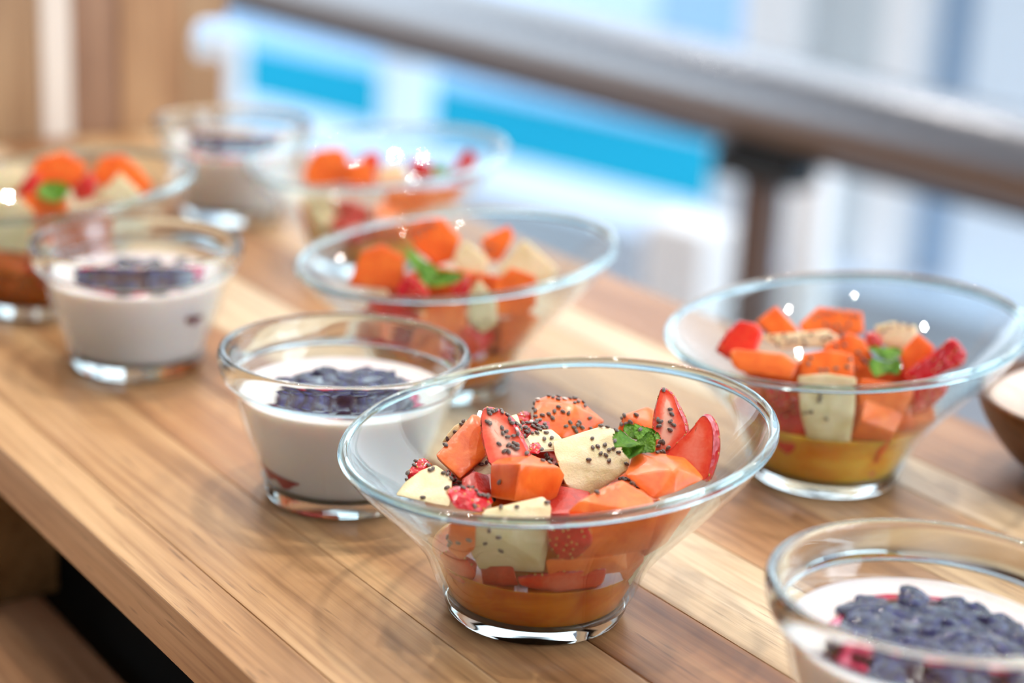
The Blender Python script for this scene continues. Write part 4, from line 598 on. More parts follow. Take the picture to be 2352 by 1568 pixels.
for ci, (bk, kind, label, shape, pts, back) in enumerate(CHUNKS):
    nm, cat, mt = KIND[kind]; rnd = random.Random(ci)
    pts = [Vector(p) for p in pts]; cen = sum(pts, Vector()) / len(pts)
    if shape == 'hull':
        bm = bmesh.new()
        for p in pts: bm.verts.new(p - cen)
        r = bmesh.ops.convex_hull(bm, input=bm.verts[:])
        bmesh.ops.delete(bm, geom=[v for v in bm.verts if not v.link_faces], context='VERTS')
        bmesh.ops.dissolve_limit(bm, angle_limit=math.radians(9), verts=bm.verts[:], edges=bm.edges[:])
        bmesh.ops.bevel(bm, geom=bm.edges[:], offset=0.0007 if kind != 'strawberry' else 0.0013, segments=2, affect='EDGES', profile=0.5, clamp_overlap=True)
        bmesh.ops.remove_doubles(bm, verts=bm.verts[:], dist=0.00005)
        bmesh.ops.triangulate(bm, faces=bm.faces[:])
        for _ in range(4):
            le = [e for e in bm.edges if e.calc_length() > 0.0036]
            if not le: break
            bmesh.ops.subdivide_edges(bm, edges=le, cuts=1); bmesh.ops.triangulate(bm, faces=[f for f in bm.faces if len(f.verts) > 4])
        rough_mesh(bm, 0.00022 if kind != 'strawberry' else 0.0004, 260, ci)
        bmesh.ops.recalc_face_normals(bm, faces=bm.faces)
        if kind != 'strawberry':
            me = from_bm(nm, bm); flat_smooth(me, 0.5)
            o = obj(nm, me, mt, label=label, cat=cat, group=GRP[bk]); o.location = cen; FRUIT_OBJS.append(o)
        else:
            d = Vector((0, -0.25, 0.8))
            for s_, dv in SKIN_DIR:
                if s_ in label: d = Vector(dv)
            d.normalize(); th_ = 0.1
            t = thing(nm, label, cat, cen, group=GRP[bk])
            me_all = from_bm('flesh', bm); bm2 = bmesh.new(); bm2.from_mesh(me_all); bm3 = bm2.copy()
            bmesh.ops.delete(bm2, geom=[f for f in bm2.faces if f.normal.dot(d) > th_], context='FACES')
            bmesh.ops.delete(bm3, geom=[f for f in bm3.faces if f.normal.dot(d) <= th_], context='FACES')
            for nme, b_, mat_ in (('flesh', bm2, M_flesh), ('skin', bm3, M_skin)):
                me = bpy.data.meshes.new(nme); b_.to_mesh(me); b_.free()
                if not me.polygons: continue
                if nme == 'flesh': core_attr(me, lambda c_: max(0.0, 0.75 - c_.length / 0.011))
                for f in me.polygons: f.use_smooth = True
                c_ = obj(nme, me, mat_, t); FRUIT_OBJS.append(c_)
                if nme == 'skin': achenes(t, sample_faces(me, 26, rnd), ci)
    else:
        bks = [Vector(p) - cen for p in back]; fr = [p - cen for p in pts]
        # refine the outline
        def refine(L):
            out = []; n = len(L)
            for i in range(n):
                p0, p1, p2, p3 = L[i-1], L[i], L[(i+1) % n], L[(i+2) % n]
                for t_ in (0, .25, .5, .75):
                    out.append(0.5 * ((2*p1) + (-p0+p2)*t_ + (2*p0-5*p1+4*p2-p3)*t_*t_ + (-p0+3*p1-3*p2+p3)*t_**3))
            return out
        fr, bks = refine(fr), refine(bks); n = len(fr)
        t = thing(nm, label, cat, cen, group=GRP[bk]); cf = sum(fr, Vector()) / n; cb = sum(bks, Vector()) / n
        ax = max(((p - q) for p in fr for q in fr), key=lambda v: v.length).normalized()
        bm = bmesh.new(); core = bm.verts.layers.float.new('core')
        for ring0, c_, sg in ((fr, cf, 1), (bks, cb, -1)):
            rings = []
            for s_ in (1.0, 0.72, 0.42, 0.14):
                row = []
                for p in ring0:
                    q = c_ + ax * (p - c_).dot(ax) * (0.55 + 0.45 * s_) * (1 if s_ == 1 else 0.97) + ((p - c_) - ax * (p - c_).dot(ax)) * s_
                    if s_ == 1: q = p
                    v = bm.verts.new(q); v[core] = {1.0: 0.0, 0.72: 0.14, 0.42: 0.58, 0.14: 0.85}[s_] * (0.45 if 'strip of' in label else 1.0); row.append(v)
                rings.append(row)
            for a_, b_ in zip(rings, rings[1:]):
                for i in range(n): bm.faces.new((a_[i], a_[(i+1) % n], b_[(i+1) % n], b_[i]))
            bm.faces.new(rings[-1])
        rough_mesh(bm, 0.0003, 300, ci)
        me = from_bm('flesh', bm)
        for f in me.polygons: f.use_smooth = True
        FRUIT_OBJS.append(obj('flesh', me, M_flesh, t))
        bm = bmesh.new(); rows = []
        mid = [(a_ + b_) * .5 + ((a_ + b_) * .5 - (cf + cb) * .5).normalized() * 0.0014 for a_, b_ in zip(fr, bks)]
        for R_ in (fr, [(a_*.75 + b_*.25) + (c_ - (a_+b_)*.5) * .8 for a_, b_, c_ in zip(fr, bks, mid)], mid, bks):
            rows.append([bm.verts.new(p) for p in R_])
        for a_, b_ in zip(rows, rows[1:]):
            for i in range(n): bm.faces.new((a_[i], a_[(i+1) % n], b_[(i+1) % n], b_[i]))
        me = from_bm('skin', bm)
        for f in me.polygons: f.use_smooth = True
        FRUIT_OBJS.append(obj('skin', me, M_skin, t)); achenes(t, sample_faces(me, 34, rnd, 0.002), ci)

# ------------------------------------------------------------------ mint
def mint_mat():
    mt, nt, b = mk('mint_leaf')
    v = coords(nt); vo = nt.nodes.new('ShaderNodeTexVoronoi'); vo.inputs['Scale'].default_value = 700; vo.feature = 'DISTANCE_TO_EDGE'; nt.links.new(v, vo.inputs['Vector'])
    c = ramp(nt, noise_tex(nt, v, 240, 3), [(0.3, (76, 142, 22)), (0.7, (150, 206, 60))])
    c = mixc(nt, 0.5, c, ramp(nt, vo.outputs[0], [(0.0, (170, 196, 120)), (0.12, (255, 255, 255))]), 'MULTIPLY')
    nt.links.new(c, b.inputs['Base Color']); b.inputs['Roughness'].default_value = 0.45
    b.inputs['Subsurface Weight'].default_value = 0.15; b.inputs['Subsurface Radius'].default_value = (0.001, 0.002, 0.0004); b.inputs['Subsurface Scale'].default_value = 1.0
    bump(nt, b, vo.outputs[0], 0.5, 0.001); return mt
M_mint = mint_mat()
MINT = {'A': [((0.0407, 0.5554, 0.0612), (0.0338, 0.5474, 0.0624), 0.0095, 0.5, 0.5), ((0.0412, 0.5574, 0.0605), (0.0471, 0.5634, 0.0615), 0.01, -0.4, 0.4), ((0.041, 0.5594, 0.0603), (0.0381, 0.5654, 0.0627), 0.0055, 0.2, 0.3), ((0.0406, 0.5534, 0.0611), (0.0382, 0.5454, 0.0593), 0.007, 0.3, 0.4), ((0.041, 0.5574, 0.0608), (0.0457, 0.5494, 0.0605), 0.008, 0.1, 0.5)], 'B': [((0.1431, 0.6839, 0.0521), (0.1387, 0.6919, 0.0544), 0.008, 0.4, 0.4), ((0.1428, 0.6819, 0.0522), (0.1484, 0.6899, 0.0549), 0.008, -0.4, 0.4), ((0.1422, 0.6799, 0.0525), (0.1372, 0.6719, 0.0493), 0.009, 0.3, 0.4), ((0.1426, 0.6799, 0.0521), (0.1461, 0.6739, 0.0498), 0.007, 0, 0.4)], 'M': [((-0.036, 0.769, 0.0488), (-0.0468, 0.781, 0.061), 0.008, 0.5, 0.3), ((-0.0355, 0.767, 0.0493), (-0.0217, 0.767, 0.0544), 0.009, -0.4, 0.4), ((-0.0359, 0.767, 0.0493), (-0.0363, 0.777, 0.0562), 0.008, 0.2, 0.3), ((-0.0363, 0.767, 0.0489), (-0.0408, 0.761, 0.0517), 0.006, 0.2, 0.3)], 'L': [((-0.2141, 0.85, 0.0579), (-0.224, 0.86, 0.0639), 0.013, 0.2, 0.4), ((-0.2141, 0.85, 0.0579), (-0.2139, 0.862, 0.0629), 0.009, -0.2, 0.3)], 'F': [((-0.0425, 0.972, 0.0524), (-0.0454, 0.98, 0.0569), 0.006, 0.2, 0.3), ((-0.042, 0.972, 0.0524), (-0.0388, 0.98, 0.0561), 0.006, -0.2, 0.3)]}
MLb = dict(A='crinkled green mint sprig on the fruit of the front bowl', B='dark green mint sprig in the bowl beside the wooden bowl', M='bright mint sprig with a long upright leaf in the middle bowl',
           L='single blurred mint sprig in the bowl at the left edge', F='tiny blurred mint sprig in the farthest bowl')
for bk, leaves in MINT.items():
    base = Vector(leaves[0][0]); t = thing('mint_sprig', MLb[bk], 'mint', base)
    for li, (a, tip, w, roll, curl) in enumerate(leaves):
        a, tip = Vector(a) - base, Vector(tip) - base; ax = tip - a; L = ax.length; ax.normalize()
        side = ax.cross(Vector((0, -0.75, 0.66))); side.normalize(); nor = side.cross(ax).normalized()
        q = Matrix.Rotation(roll, 3, ax); side = q @ side; nor = q @ nor
        bm = bmesh.new(); N, Mm = 18, 10; g = []
        for i in range(N + 1):
            s_ = i / N; row = []
            hw = w * 0.5 * (math.sin(math.pi * min(1, s_ ** 0.8)) ** 0.75 + 0.03) * (1 + (0.10 if i % 2 else -0.05))
            for j in range(Mm + 1):
                k = j / Mm * 2 - 1
                h = -curl * 0.35 * L * (s_ - 0.4) ** 2 + abs(k) * hw * 0.35 + 0.0005 * math.sin(9 * s_ + 5 * abs(k)) * abs(k) + 0.00025 * mnoise.noise(Vector((s_ * 9, k * 5, li * 3)))
                row.append(bm.verts.new(a + ax * (L * s_ + 0.0004 * abs(k)) + side * (hw * k) + nor * h))
            g.append(row)
        for i in range(N):
            for j in range(Mm): bm.faces.new((g[i][j], g[i+1][j], g[i+1][j+1], g[i][j+1]))
        bmesh.ops.solidify(bm, geom=bm.faces[:], thickness=0.00035)
        o = obj('leaf', from_bm('leaf', bm), M_mint, t, smooth=True); FRUIT_OBJS.append(o)

# ------------------------------------------------------------------ chia seeds, every one on its own
def chia(name, c0, c1):
    mt, nt, b = mk(name)
    nt.links.new(ramp(nt, noise_tex(nt, coords(nt), 2.2, 3, 1.5), [(0.38, c0), (0.62, c1)]), b.inputs['Base Color'])
    b.inputs['Roughness'].default_value = 0.3; return mt
M_chia = chia('chia_dark', (62, 54, 50), (146, 132, 122)); M_chia2 = chia('chia_pale', (186, 176, 164), (232, 224, 212))
bm = bmesh.new(); bmesh.ops.create_icosphere(bm, subdivisions=2, radius=1.0)
for v in bm.verts: v.co.y *= 1 - 0.22 * v.co.x; v.co.z *= 0.8
ME_CHIA = from_bm('chia_seed', bm)
for f in ME_CHIA.polygons: f.use_smooth = True
ME_CHIA.materials.append(M_chia)
ME_CHIA2 = ME_CHIA.copy(); ME_CHIA2.materials.clear(); ME_CHIA2.materials.append(M_chia2)
SEEDS = [
('A', (0.01332, 0.59714, 0.06023), (0.02, 0.09, 1.0), 'large orange papaya block at the back of the front bowl'),
('A', (0.01471, 0.59599, 0.06022), (0.09, 0.02, 1.0), 'large orange papaya block at the back of the front bowl'),
('A', (0.01653, 0.59795, 0.05992), (0.1, 0.03, 0.99), 'large orange papaya block at the back of the front bowl'),
('A', (0.01638, 0.59461, 0.06008), (0.08, -0.02, 1.0), 'large orange papaya block at the back of the front bowl'),
('A', (0.01847, 0.59588, 0.05978), (0.13, 0.04, 0.99), 'large orange papaya block at the back of the front bowl'),
('A', (0.02057, 0.59785, 0.05949), (0.11, -0.01, 0.99), 'large orange papaya block at the back of the front bowl'),
('A', (0.02207, 0.59936, 0.0592), (0.08, 0.24, 0.97), 'large orange papaya block at the back of the front bowl'),
('A', (0.02228, 0.59864, 0.0593), (0.09, 0.1, 0.99), 'large orange papaya block at the back of the front bowl'),
('A', (0.02199, 0.59351, 0.05948), (0.09, 0.01, 1.0), 'large orange papaya block at the back of the front bowl'),
('A', (0.02317, 0.59563, 0.0592), (0.44, -0.02, 0.9), 'large orange papaya block at the back of the front bowl'),
('A', (0.02488, 0.59829, 0.05825), (0.59, 0.12, 0.8), 'large orange papaya block at the back of the front bowl'),
('A', (0.02538, 0.59575, 0.05789), (0.56, -0.13, 0.82), 'large orange papaya block at the back of the front bowl'),
('A', (0.00956, 0.59342, 0.06006), (-0.25, -0.11, 0.96), 'large orange papaya block at the back of the front bowl'),
('A', (0.00872, 0.59295, 0.05909), (-0.95, -0.07, 0.31), 'large orange papaya block at the back of the front bowl'),
('A', (0.00856, 0.59049, 0.05804), (-0.89, -0.15, 0.44), 'large orange papaya block at the back of the front bowl'),
('A', (0.00894, 0.58909, 0.05768), (-0.38, -0.44, 0.81), 'large orange papaya block at the back of the front bowl'),
('A', (0.00894, 0.58688, 0.05643), (-0.09, -0.53, 0.84), 'large orange papaya block at the back of the front bowl'),
('A', (0.01132, 0.58718, 0.05683), (-0.06, -0.44, 0.9), 'large orange papaya block at the back of the front bowl'),
('A', (0.01659, 0.59028, 0.05896), (-0.05, -0.49, 0.87), 'large orange papaya block at the back of the front bowl'),
('A', (0.01526, 0.58863, 0.0579), (-0.09, -0.53, 0.84), 'large orange papaya block at the back of the front bowl'),
('A', (0.01345, 0.58763, 0.05718), (-0.05, -0.44, 0.9), 'large orange papaya block at the back of the front bowl'),
('A', (0.01466, 0.58626, 0.05636), (-0.01, -0.54, 0.84), 'large orange papaya block at the back of the front bowl'),
('A', (0.0181, 0.58845, 0.05803), (-0.04, -0.6, 0.8), 'large orange papaya block at the back of the front bowl'),
('A', (0.01996, 0.58792, 0.05772), (-0.0, -0.56, 0.83), 'large orange papaya block at the back of the front bowl'),
('A', (0.02714, 0.59128, 0.05521), (0.6, -0.49, 0.64), 'large orange papaya block at the back of the front bowl'),
('A', (0.01915, 0.58352, 0.05464), (0.13, -0.58, 0.8), 'large orange papaya block at the back of the front bowl'),
('A', (0.02052, 0.58513, 0.0555), (0.35, -0.62, 0.7), 'large orange papaya block at the back of the front bowl'),
('A', (0.02178, 0.58459, 0.054), (0.46, -0.59, 0.66), 'large orange papaya block at the back of the front bowl'),
('A', (0.02307, 0.58612, 0.05449), (0.44, -0.6, 0.66), 'large orange papaya block at the back of the front bowl'),
('A', (0.02361, 0.58703, 0.05498), (0.47, -0.65, 0.6), 'large orange papaya block at the back of the front bowl'),
('A', (0.0246, 0.58628, 0.05353), (0.49, -0.6, 0.64), 'large orange papaya block at the back of the front bowl'),
('A', (0.02257, 0.58404, 0.05287), (0.48, -0.64, 0.6), 'large orange papaya block at the back of the front bowl'),
('A', (0.02757, 0.58837, 0.05234), (0.63, -0.48, 0.61), 'large orange papaya block at the back of the front bowl'),
('A', (0.03019, 0.57332, 0.05895), (-0.12, 0.02, 0.99), 'largest pale melon block'),
('A', (0.03232, 0.57318, 0.0587), (0.15, 0.12, 0.98), 'largest pale melon block'),
('A', (0.03395, 0.55435, 0.06455), (0.28, -0.28, 0.92), 'crinkled green mint sprig on the fruit of the front bowl'),
('A', (0.00395, 0.57339, 0.0574), (-0.05, -0.36, 0.93), 'reddish fruit piece buried under the thickest heap of seeds'),
('A', (0.00501, 0.58695, 0.05365), (0.27, -0.65, 0.71), 'red strawberry bit at the left of the rear papaya block'),
('A', (0.0055, 0.57358, 0.05715), (0.34, -0.38, 0.86), 'reddish fruit piece buried under the thickest heap of seeds'),
('A', (0.00636, 0.57638, 0.05772), (0.07, -0.08, 0.99), 'reddish fruit piece buried under the thickest heap of seeds'),
('A', (0.00744, 0.57752, 0.05775), (0.32, -0.28, 0.91), 'reddish fruit piece buried under the thickest heap of seeds'),
('A', (0.00822, 0.57565, 0.05692), (0.32, -0.28, 0.91), 'reddish fruit piece buried under the thickest heap of seeds'),
('A', (0.00927, 0.57876, 0.05759), (0.28, -0.24, 0.93), 'reddish fruit piece buried under the thickest heap of seeds'),
('A', (0.01004, 0.57655, 0.05669), (0.21, -0.31, 0.93), 'reddish fruit piece buried under the thickest heap of seeds'),
('A', (0.01036, 0.58021, 0.05752), (0.24, -0.08, 0.97), 'reddish fruit piece buried under the thickest heap of seeds'),
('A', (0.01151, 0.57664, 0.05635), (0.25, -0.26, 0.93), 'reddish fruit piece buried under the thickest heap of seeds'),
('A', (0.01261, 0.5772, 0.0562), (0.26, -0.29, 0.92), 'reddish fruit piece buried under the thickest heap of seeds'),
('A', (0.00808, 0.56982, 0.05654), (-0.15, 0.04, 0.99), 'rounded white melon piece between the big melon block'),
('A', (0.00951, 0.57048, 0.05656), (0.14, -0.13, 0.98), 'rounded white melon piece between the big melon block'),
('A', (0.00544, 0.57053, 0.05519), (0.32, -0.53, 0.79), 'reddish fruit piece buried under the thickest heap of seeds'),
('A', (0.01077, 0.57318, 0.0566), (-0.08, 0.12, 0.99), 'rounded white melon piece between the big melon block'),
('A', (0.00681, 0.57319, 0.0564), (0.33, -0.52, 0.79), 'reddish fruit piece buried under the thickest heap of seeds'),
('A', (0.00427, 0.57237, 0.05676), (-0.13, -0.65, 0.75), 'reddish fruit piece buried under the thickest heap of seeds'),
('A', (0.0061, 0.57233, 0.0561), (0.32, -0.53, 0.79), 'reddish fruit piece buried under the thickest heap of seeds'),
('A', (0.00873, 0.57763, 0.05739), (0.21, -0.31, 0.93), 'reddish fruit piece buried under the thickest heap of seeds'),
('A', (0.00988, 0.57504, 0.05627), (0.22, -0.35, 0.91), 'reddish fruit piece buried under the thickest heap of seeds'),
('A', (0.01204, 0.5787, 0.05679), (0.24, -0.25, 0.94), 'reddish fruit piece buried under the thickest heap of seeds'),
('A', (-0.00636, 0.56265, 0.06632), (-0.01, -0.63, 0.78), 'strawberry slice leaning on the orange cube at the centre'),
('A', (-0.0051, 0.56239, 0.06611), (-0.01, -0.63, 0.78), 'strawberry slice leaning on the orange cube at the centre'),
('A', (-0.00406, 0.56275, 0.06641), (-0.01, -0.65, 0.76), 'strawberry slice leaning on the orange cube at the centre'),
('A', (-0.00248, 0.56452, 0.06586), (0.32, 0.08, 0.94), 'strawberry slice leaning on the orange cube at the centre'),
('A', (-0.00216, 0.56219, 0.06595), (0.39, 0.06, 0.92), 'strawberry slice leaning on the orange cube at the centre'),
('A', (-0.00045, 0.56205, 0.06515), (0.44, 0.03, 0.9), 'strawberry slice leaning on the orange cube at the centre'),
('A', (-0.00595, 0.5617, 0.06556), (-0.02, -0.63, 0.77), 'strawberry slice leaning on the orange cube at the centre'),
('A', (-0.00661, 0.5593, 0.06364), (0.0, -0.57, 0.82), 'strawberry slice leaning on the orange cube at the centre'),
('A', (-0.00552, 0.55863, 0.06331), (-0.16, -0.55, 0.82), 'strawberry slice leaning on the orange cube at the centre'),
('A', (0.00049, 0.55987, 0.06463), (-0.11, -0.63, 0.77), 'strawberry slice leaning on the orange cube at the centre'),
('A', (0.00125, 0.55882, 0.06378), (-0.02, -0.62, 0.78), 'strawberry slice leaning on the orange cube at the centre'),
('A', (0.00249, 0.56043, 0.06307), (0.67, -0.11, 0.74), 'strawberry slice leaning on the orange cube at the centre'),
('A', (0.00257, 0.55696, 0.06228), (0.65, -0.16, 0.74), 'strawberry slice leaning on the orange cube at the centre'),
('A', (0.00334, 0.55536, 0.06141), (-0.12, -0.57, 0.81), 'strawberry slice leaning on the orange cube at the centre'),
('A', (-0.00184, 0.55736, 0.06254), (0.03, -0.61, 0.79), 'strawberry slice leaning on the orange cube at the centre'),
('A', (-0.00044, 0.55627, 0.0617), (-0.06, -0.6, 0.8), 'strawberry slice leaning on the orange cube at the centre'),
('A', (-0.00147, 0.5558, 0.06126), (-0.06, -0.6, 0.8), 'strawberry slice leaning on the orange cube at the centre'),
('A', (0.00013, 0.55449, 0.06055), (-0.06, -0.52, 0.85), 'strawberry slice leaning on the orange cube at the centre'),
('A', (0.0019, 0.55484, 0.06085), (-0.05, -0.51, 0.86), 'strawberry slice leaning on the orange cube at the centre'),
('A', (-0.00245, 0.55242, 0.05884), (-0.05, -0.58, 0.81), 'strawberry slice leaning on the orange cube at the centre'),
('A', (-0.00733, 0.55764, 0.05758), (0.68, -0.21, 0.7), 'strawberry slice leaning on the orange cube at the centre'),
('A', (0.00053, 0.55195, 0.0588), (-0.07, -0.6, 0.79), 'strawberry slice leaning on the orange cube at the centre'),
('A', (0.00217, 0.55268, 0.05935), (0.04, -0.62, 0.79), 'strawberry slice leaning on the orange cube at the centre'),
('A', (0.00331, 0.55231, 0.05899), (0.05, -0.62, 0.78), 'strawberry slice leaning on the orange cube at the centre'),
('A', (0.00177, 0.55171, 0.05858), (0.06, -0.61, 0.79), 'strawberry slice leaning on the orange cube at the centre'),
('A', (-0.00066, 0.5502, 0.05734), (-0.13, -0.61, 0.78), 'strawberry slice leaning on the orange cube at the centre'),
('A', (0.00063, 0.54994, 0.05733), (-0.03, -0.59, 0.81), 'strawberry slice leaning on the orange cube at the centre'),
('A', (0.0032, 0.55103, 0.05798), (-0.02, -0.57, 0.82), 'strawberry slice leaning on the orange cube at the centre'),
('A', (0.00631, 0.54983, 0.05721), (-0.02, -0.56, 0.83), 'strawberry slice leaning on the orange cube at the centre'),
('A', (0.009, 0.578, 0.04608), (-0.01, -0.37, 0.93), 'red fruit chunk filling the gap at the heart'),
('A', (0.01314, 0.57832, 0.04609), (-0.01, -0.34, 0.94), 'red fruit chunk filling the gap at the heart'),
('A', (0.01353, 0.57679, 0.04552), (-0.04, -0.38, 0.92), 'red fruit chunk filling the gap at the heart'),
('A', (0.01129, 0.54536, 0.05658), (0.19, 0.14, 0.97), 'orange papaya cube in the middle of the front bowl'),
('A', (0.01346, 0.54523, 0.05608), (0.2, 0.15, 0.97), 'orange papaya cube in the middle of the front bowl'),
('A', (0.01692, 0.57419, 0.04455), (0.06, -0.36, 0.93), 'red fruit chunk filling the gap at the heart'),
('A', (0.01464, 0.57604, 0.04528), (-0.05, -0.33, 0.94), 'red fruit chunk filling the gap at the heart'),
('A', (0.01085, 0.55928, 0.05509), (0.53, -0.27, 0.81), 'small red strawberry tip behind the central papaya cube'),
('A', (0.01191, 0.56803, 0.05549), (0.2, -0.42, 0.89), 'rounded white melon piece between the big melon block'),
('A', (0.01252, 0.5718, 0.05624), (0.16, -0.13, 0.98), 'rounded white melon piece between the big melon block'),
('A', (0.01425, 0.56969, 0.05538), (0.29, -0.28, 0.92), 'rounded white melon piece between the big melon block'),
('A', (0.01376, 0.56653, 0.05423), (0.27, -0.38, 0.88), 'rounded white melon piece between the big melon block'),
('A', (-0.00157, 0.5387, 0.05165), (-0.79, -0.61, 0.09), 'orange papaya cube in the middle of the front bowl'),
('A', (0.02729, 0.56682, 0.05692), (-0.0, -0.35, 0.94), 'largest pale melon block'),
('A', (0.02739, 0.56298, 0.05524), (0.13, -0.46, 0.88), 'largest pale melon block'),
('A', (0.02908, 0.56378, 0.05541), (0.13, -0.46, 0.88), 'largest pale melon block'),
('A', (0.03135, 0.56492, 0.05567), (0.14, -0.51, 0.85), 'largest pale melon block'),
('A', (0.03271, 0.56327, 0.05461), (0.15, -0.45, 0.88), 'largest pale melon block'),
('A', (0.03002, 0.56133, 0.05399), (0.11, -0.52, 0.85), 'largest pale melon block'),
('A', (0.03163, 0.56113, 0.05358), (0.19, -0.54, 0.82), 'largest pale melon block'),
('A', (0.03272, 0.55956, 0.05233), (0.16, -0.53, 0.83), 'largest pale melon block'),
('A', (0.0261, 0.55813, 0.05284), (0.2, -0.49, 0.85), 'largest pale melon block'),
('A', (0.03337, 0.54975, 0.06262), (0.39, -0.32, 0.86), 'crinkled green mint sprig on the fruit of the front bowl'),
('A', (0.03423, 0.56422, 0.05482), (0.15, -0.45, 0.88), 'largest pale melon block'),
('A', (0.03578, 0.56321, 0.05395), (0.08, -0.53, 0.84), 'largest pale melon block'),
('A', (0.03836, 0.55985, 0.05138), (0.21, -0.59, 0.78), 'largest pale melon block'),
('A', (-0.0147, 0.58, 0.05591), (0.19, -0.46, 0.87), 'pale melon piece hidden behind the tilted papaya slab'),
('A', (-0.01543, 0.57879, 0.05526), (0.45, -0.66, 0.6), 'pale melon piece hidden behind the tilted papaya slab'),
('A', (-0.01966, 0.57464, 0.0516), (0.27, -0.83, 0.5), 'pale melon piece hidden behind the tilted papaya slab'),
('A', (-0.01953, 0.55929, 0.05505), (-0.15, -0.41, 0.9), 'tilted flat orange papaya slab beside the upright strawberry slice'),
('A', (-0.01708, 0.5764, 0.05341), (0.22, -0.86, 0.46), 'pale melon piece hidden behind the tilted papaya slab'),
('A', (-0.00782, 0.55857, 0.04928), (0.09, -0.4, 0.91), 'sliver of pale melon below the tilted papaya slab'),
('A', (-0.00627, 0.55955, 0.04955), (0.09, -0.4, 0.91), 'sliver of pale melon below the tilted papaya slab'),
('A', (-0.02865, 0.55694, 0.05001), (-0.27, -0.24, 0.93), 'small red strawberry end at the left edge of the pile'),
('A', (-0.02897, 0.55484, 0.04936), (-0.13, -0.18, 0.98), 'small red strawberry end at the left edge of the pile'),
('A', (-0.02458, 0.55594, 0.04904), (0.36, -0.35, 0.86), 'small red strawberry end at the left edge of the pile'),
('A', (-0.03069, 0.55123, 0.04811), (-0.24, -0.51, 0.82), 'small red strawberry end at the left edge of the pile'),
('A', (-0.03083, 0.55014, 0.04634), (-0.35, -0.92, 0.2), 'small red strawberry end at the left edge of the pile'),
('A', (-0.02286, 0.55107, 0.05), (-0.05, -0.31, 0.95), 'pale melon wedge at the far left of the front bowl'),
('A', (-0.02369, 0.55043, 0.04972), (-0.03, -0.41, 0.91), 'pale melon wedge at the far left of the front bowl'),
('A', (-0.02508, 0.53786, 0.04545), (-0.1, -0.32, 0.94), 'pale melon wedge at the far left of the front bowl'),
('A', (-0.01943, 0.54933, 0.04943), (-0.03, -0.36, 0.93), 'pale melon wedge at the far left of the front bowl'),
('A', (-0.01818, 0.54906, 0.04916), (0.21, -0.14, 0.97), 'pale melon wedge at the far left of the front bowl'),
('A', (-0.01843, 0.56849, 0.0424), (-0.23, 0.04, 0.97), 'red fruit chunk filling the gap at the heart'),
('A', (-0.0169, 0.56472, 0.04279), (-0.2, -0.12, 0.97), 'red fruit chunk filling the gap at the heart'),
('A', (-0.01702, 0.54691, 0.04864), (0.49, -0.27, 0.83), 'pale melon wedge at the far left of the front bowl'),
('A', (-0.01638, 0.56169, 0.04209), (0.04, -0.32, 0.95), 'red fruit chunk filling the gap at the heart'),
('A', (-0.01457, 0.56138, 0.04192), (0.03, -0.32, 0.95), 'red fruit chunk filling the gap at the heart'),
('A', (-0.01797, 0.54236, 0.04723), (-0.06, -0.25, 0.97), 'pale melon wedge at the far left of the front bowl'),
('A', (-0.01589, 0.55934, 0.04132), (0.07, -0.31, 0.95), 'red fruit chunk filling the gap at the heart'),
('A', (-0.01274, 0.53019, 0.05237), (0.16, -0.09, 0.98), 'dark red strawberry chunk'),
('A', (-0.01119, 0.53155, 0.05209), (0.25, 0.34, 0.91), 'dark red strawberry chunk'),
('A', (-0.01021, 0.54268, 0.04751), (0.16, -0.47, 0.87), 'dark red fruit chunk under the tilted papaya slab'),
('A', (-0.00878, 0.53106, 0.05132), (0.33, 0.07, 0.94), 'dark red strawberry chunk'),
('A', (-0.00785, 0.52937, 0.05077), (0.37, -0.22, 0.9), 'dark red strawberry chunk'),
('A', (-0.0065, 0.52991, 0.05044), (0.35, -0.28, 0.9), 'dark red strawberry chunk'),
('A', (-0.00514, 0.53022, 0.05003), (0.37, -0.39, 0.84), 'dark red strawberry chunk'),
('A', (-0.00329, 0.56818, 0.0336), (-0.17, -0.44, 0.88), 'orange papaya piece under the big melon block inside'),
('A', (-0.0089, 0.52469, 0.04882), (0.36, -0.39, 0.85), 'dark red strawberry chunk'),
('A', (-0.01482, 0.55928, 0.04121), (0.07, -0.31, 0.95), 'red fruit chunk filling the gap at the heart'),
('A', (-0.00092, 0.52433, 0.0491), (0.01, -0.44, 0.9), 'pale melon cube pressed against the front glass'),
('A', (0.00386, 0.52467, 0.04932), (0.0, -0.48, 0.88), 'pale melon cube pressed against the front glass'),
('A', (0.01286, 0.52634, 0.05044), (0.19, -0.14, 0.97), 'pale melon cube pressed against the front glass'),
('A', (-0.00402, 0.51957, 0.04364), (-0.08, -0.98, -0.16), 'pale melon cube pressed against the front glass'),
('A', (-0.0011, 0.52017, 0.04137), (-0.06, -0.95, -0.3), 'pale melon cube pressed against the front glass'),
('A', (-0.00504, 0.52267, 0.03809), (-0.15, -0.88, -0.44), 'pale melon cube pressed against the front glass'),
('A', (-0.00024, 0.52282, 0.0359), (-0.2, -0.84, -0.5), 'pale melon cube pressed against the front glass'),
('A', (-0.01639, 0.52749, 0.03732), (-1.0, -0.03, 0.01), 'salmon papaya piece behind the glass at the lower left'),
('A', (-0.01564, 0.52656, 0.03639), (-0.58, -0.72, -0.38), 'salmon papaya piece behind the glass at the lower left'),
('A', (-0.01322, 0.525, 0.03683), (-0.37, -0.87, -0.34), 'salmon papaya piece behind the glass at the lower left'),
('A', (-0.01001, 0.52281, 0.03886), (-0.34, -0.88, -0.34), 'salmon papaya piece behind the glass at the lower left'),
('A', (-0.01597, 0.52766, 0.0348), (-0.81, -0.53, -0.27), 'salmon papaya piece behind the glass at the lower left'),
('A', (0.03309, 0.57052, 0.0394), (-0.12, -0.15, 0.98), 'orange papaya piece under the big melon block inside'),
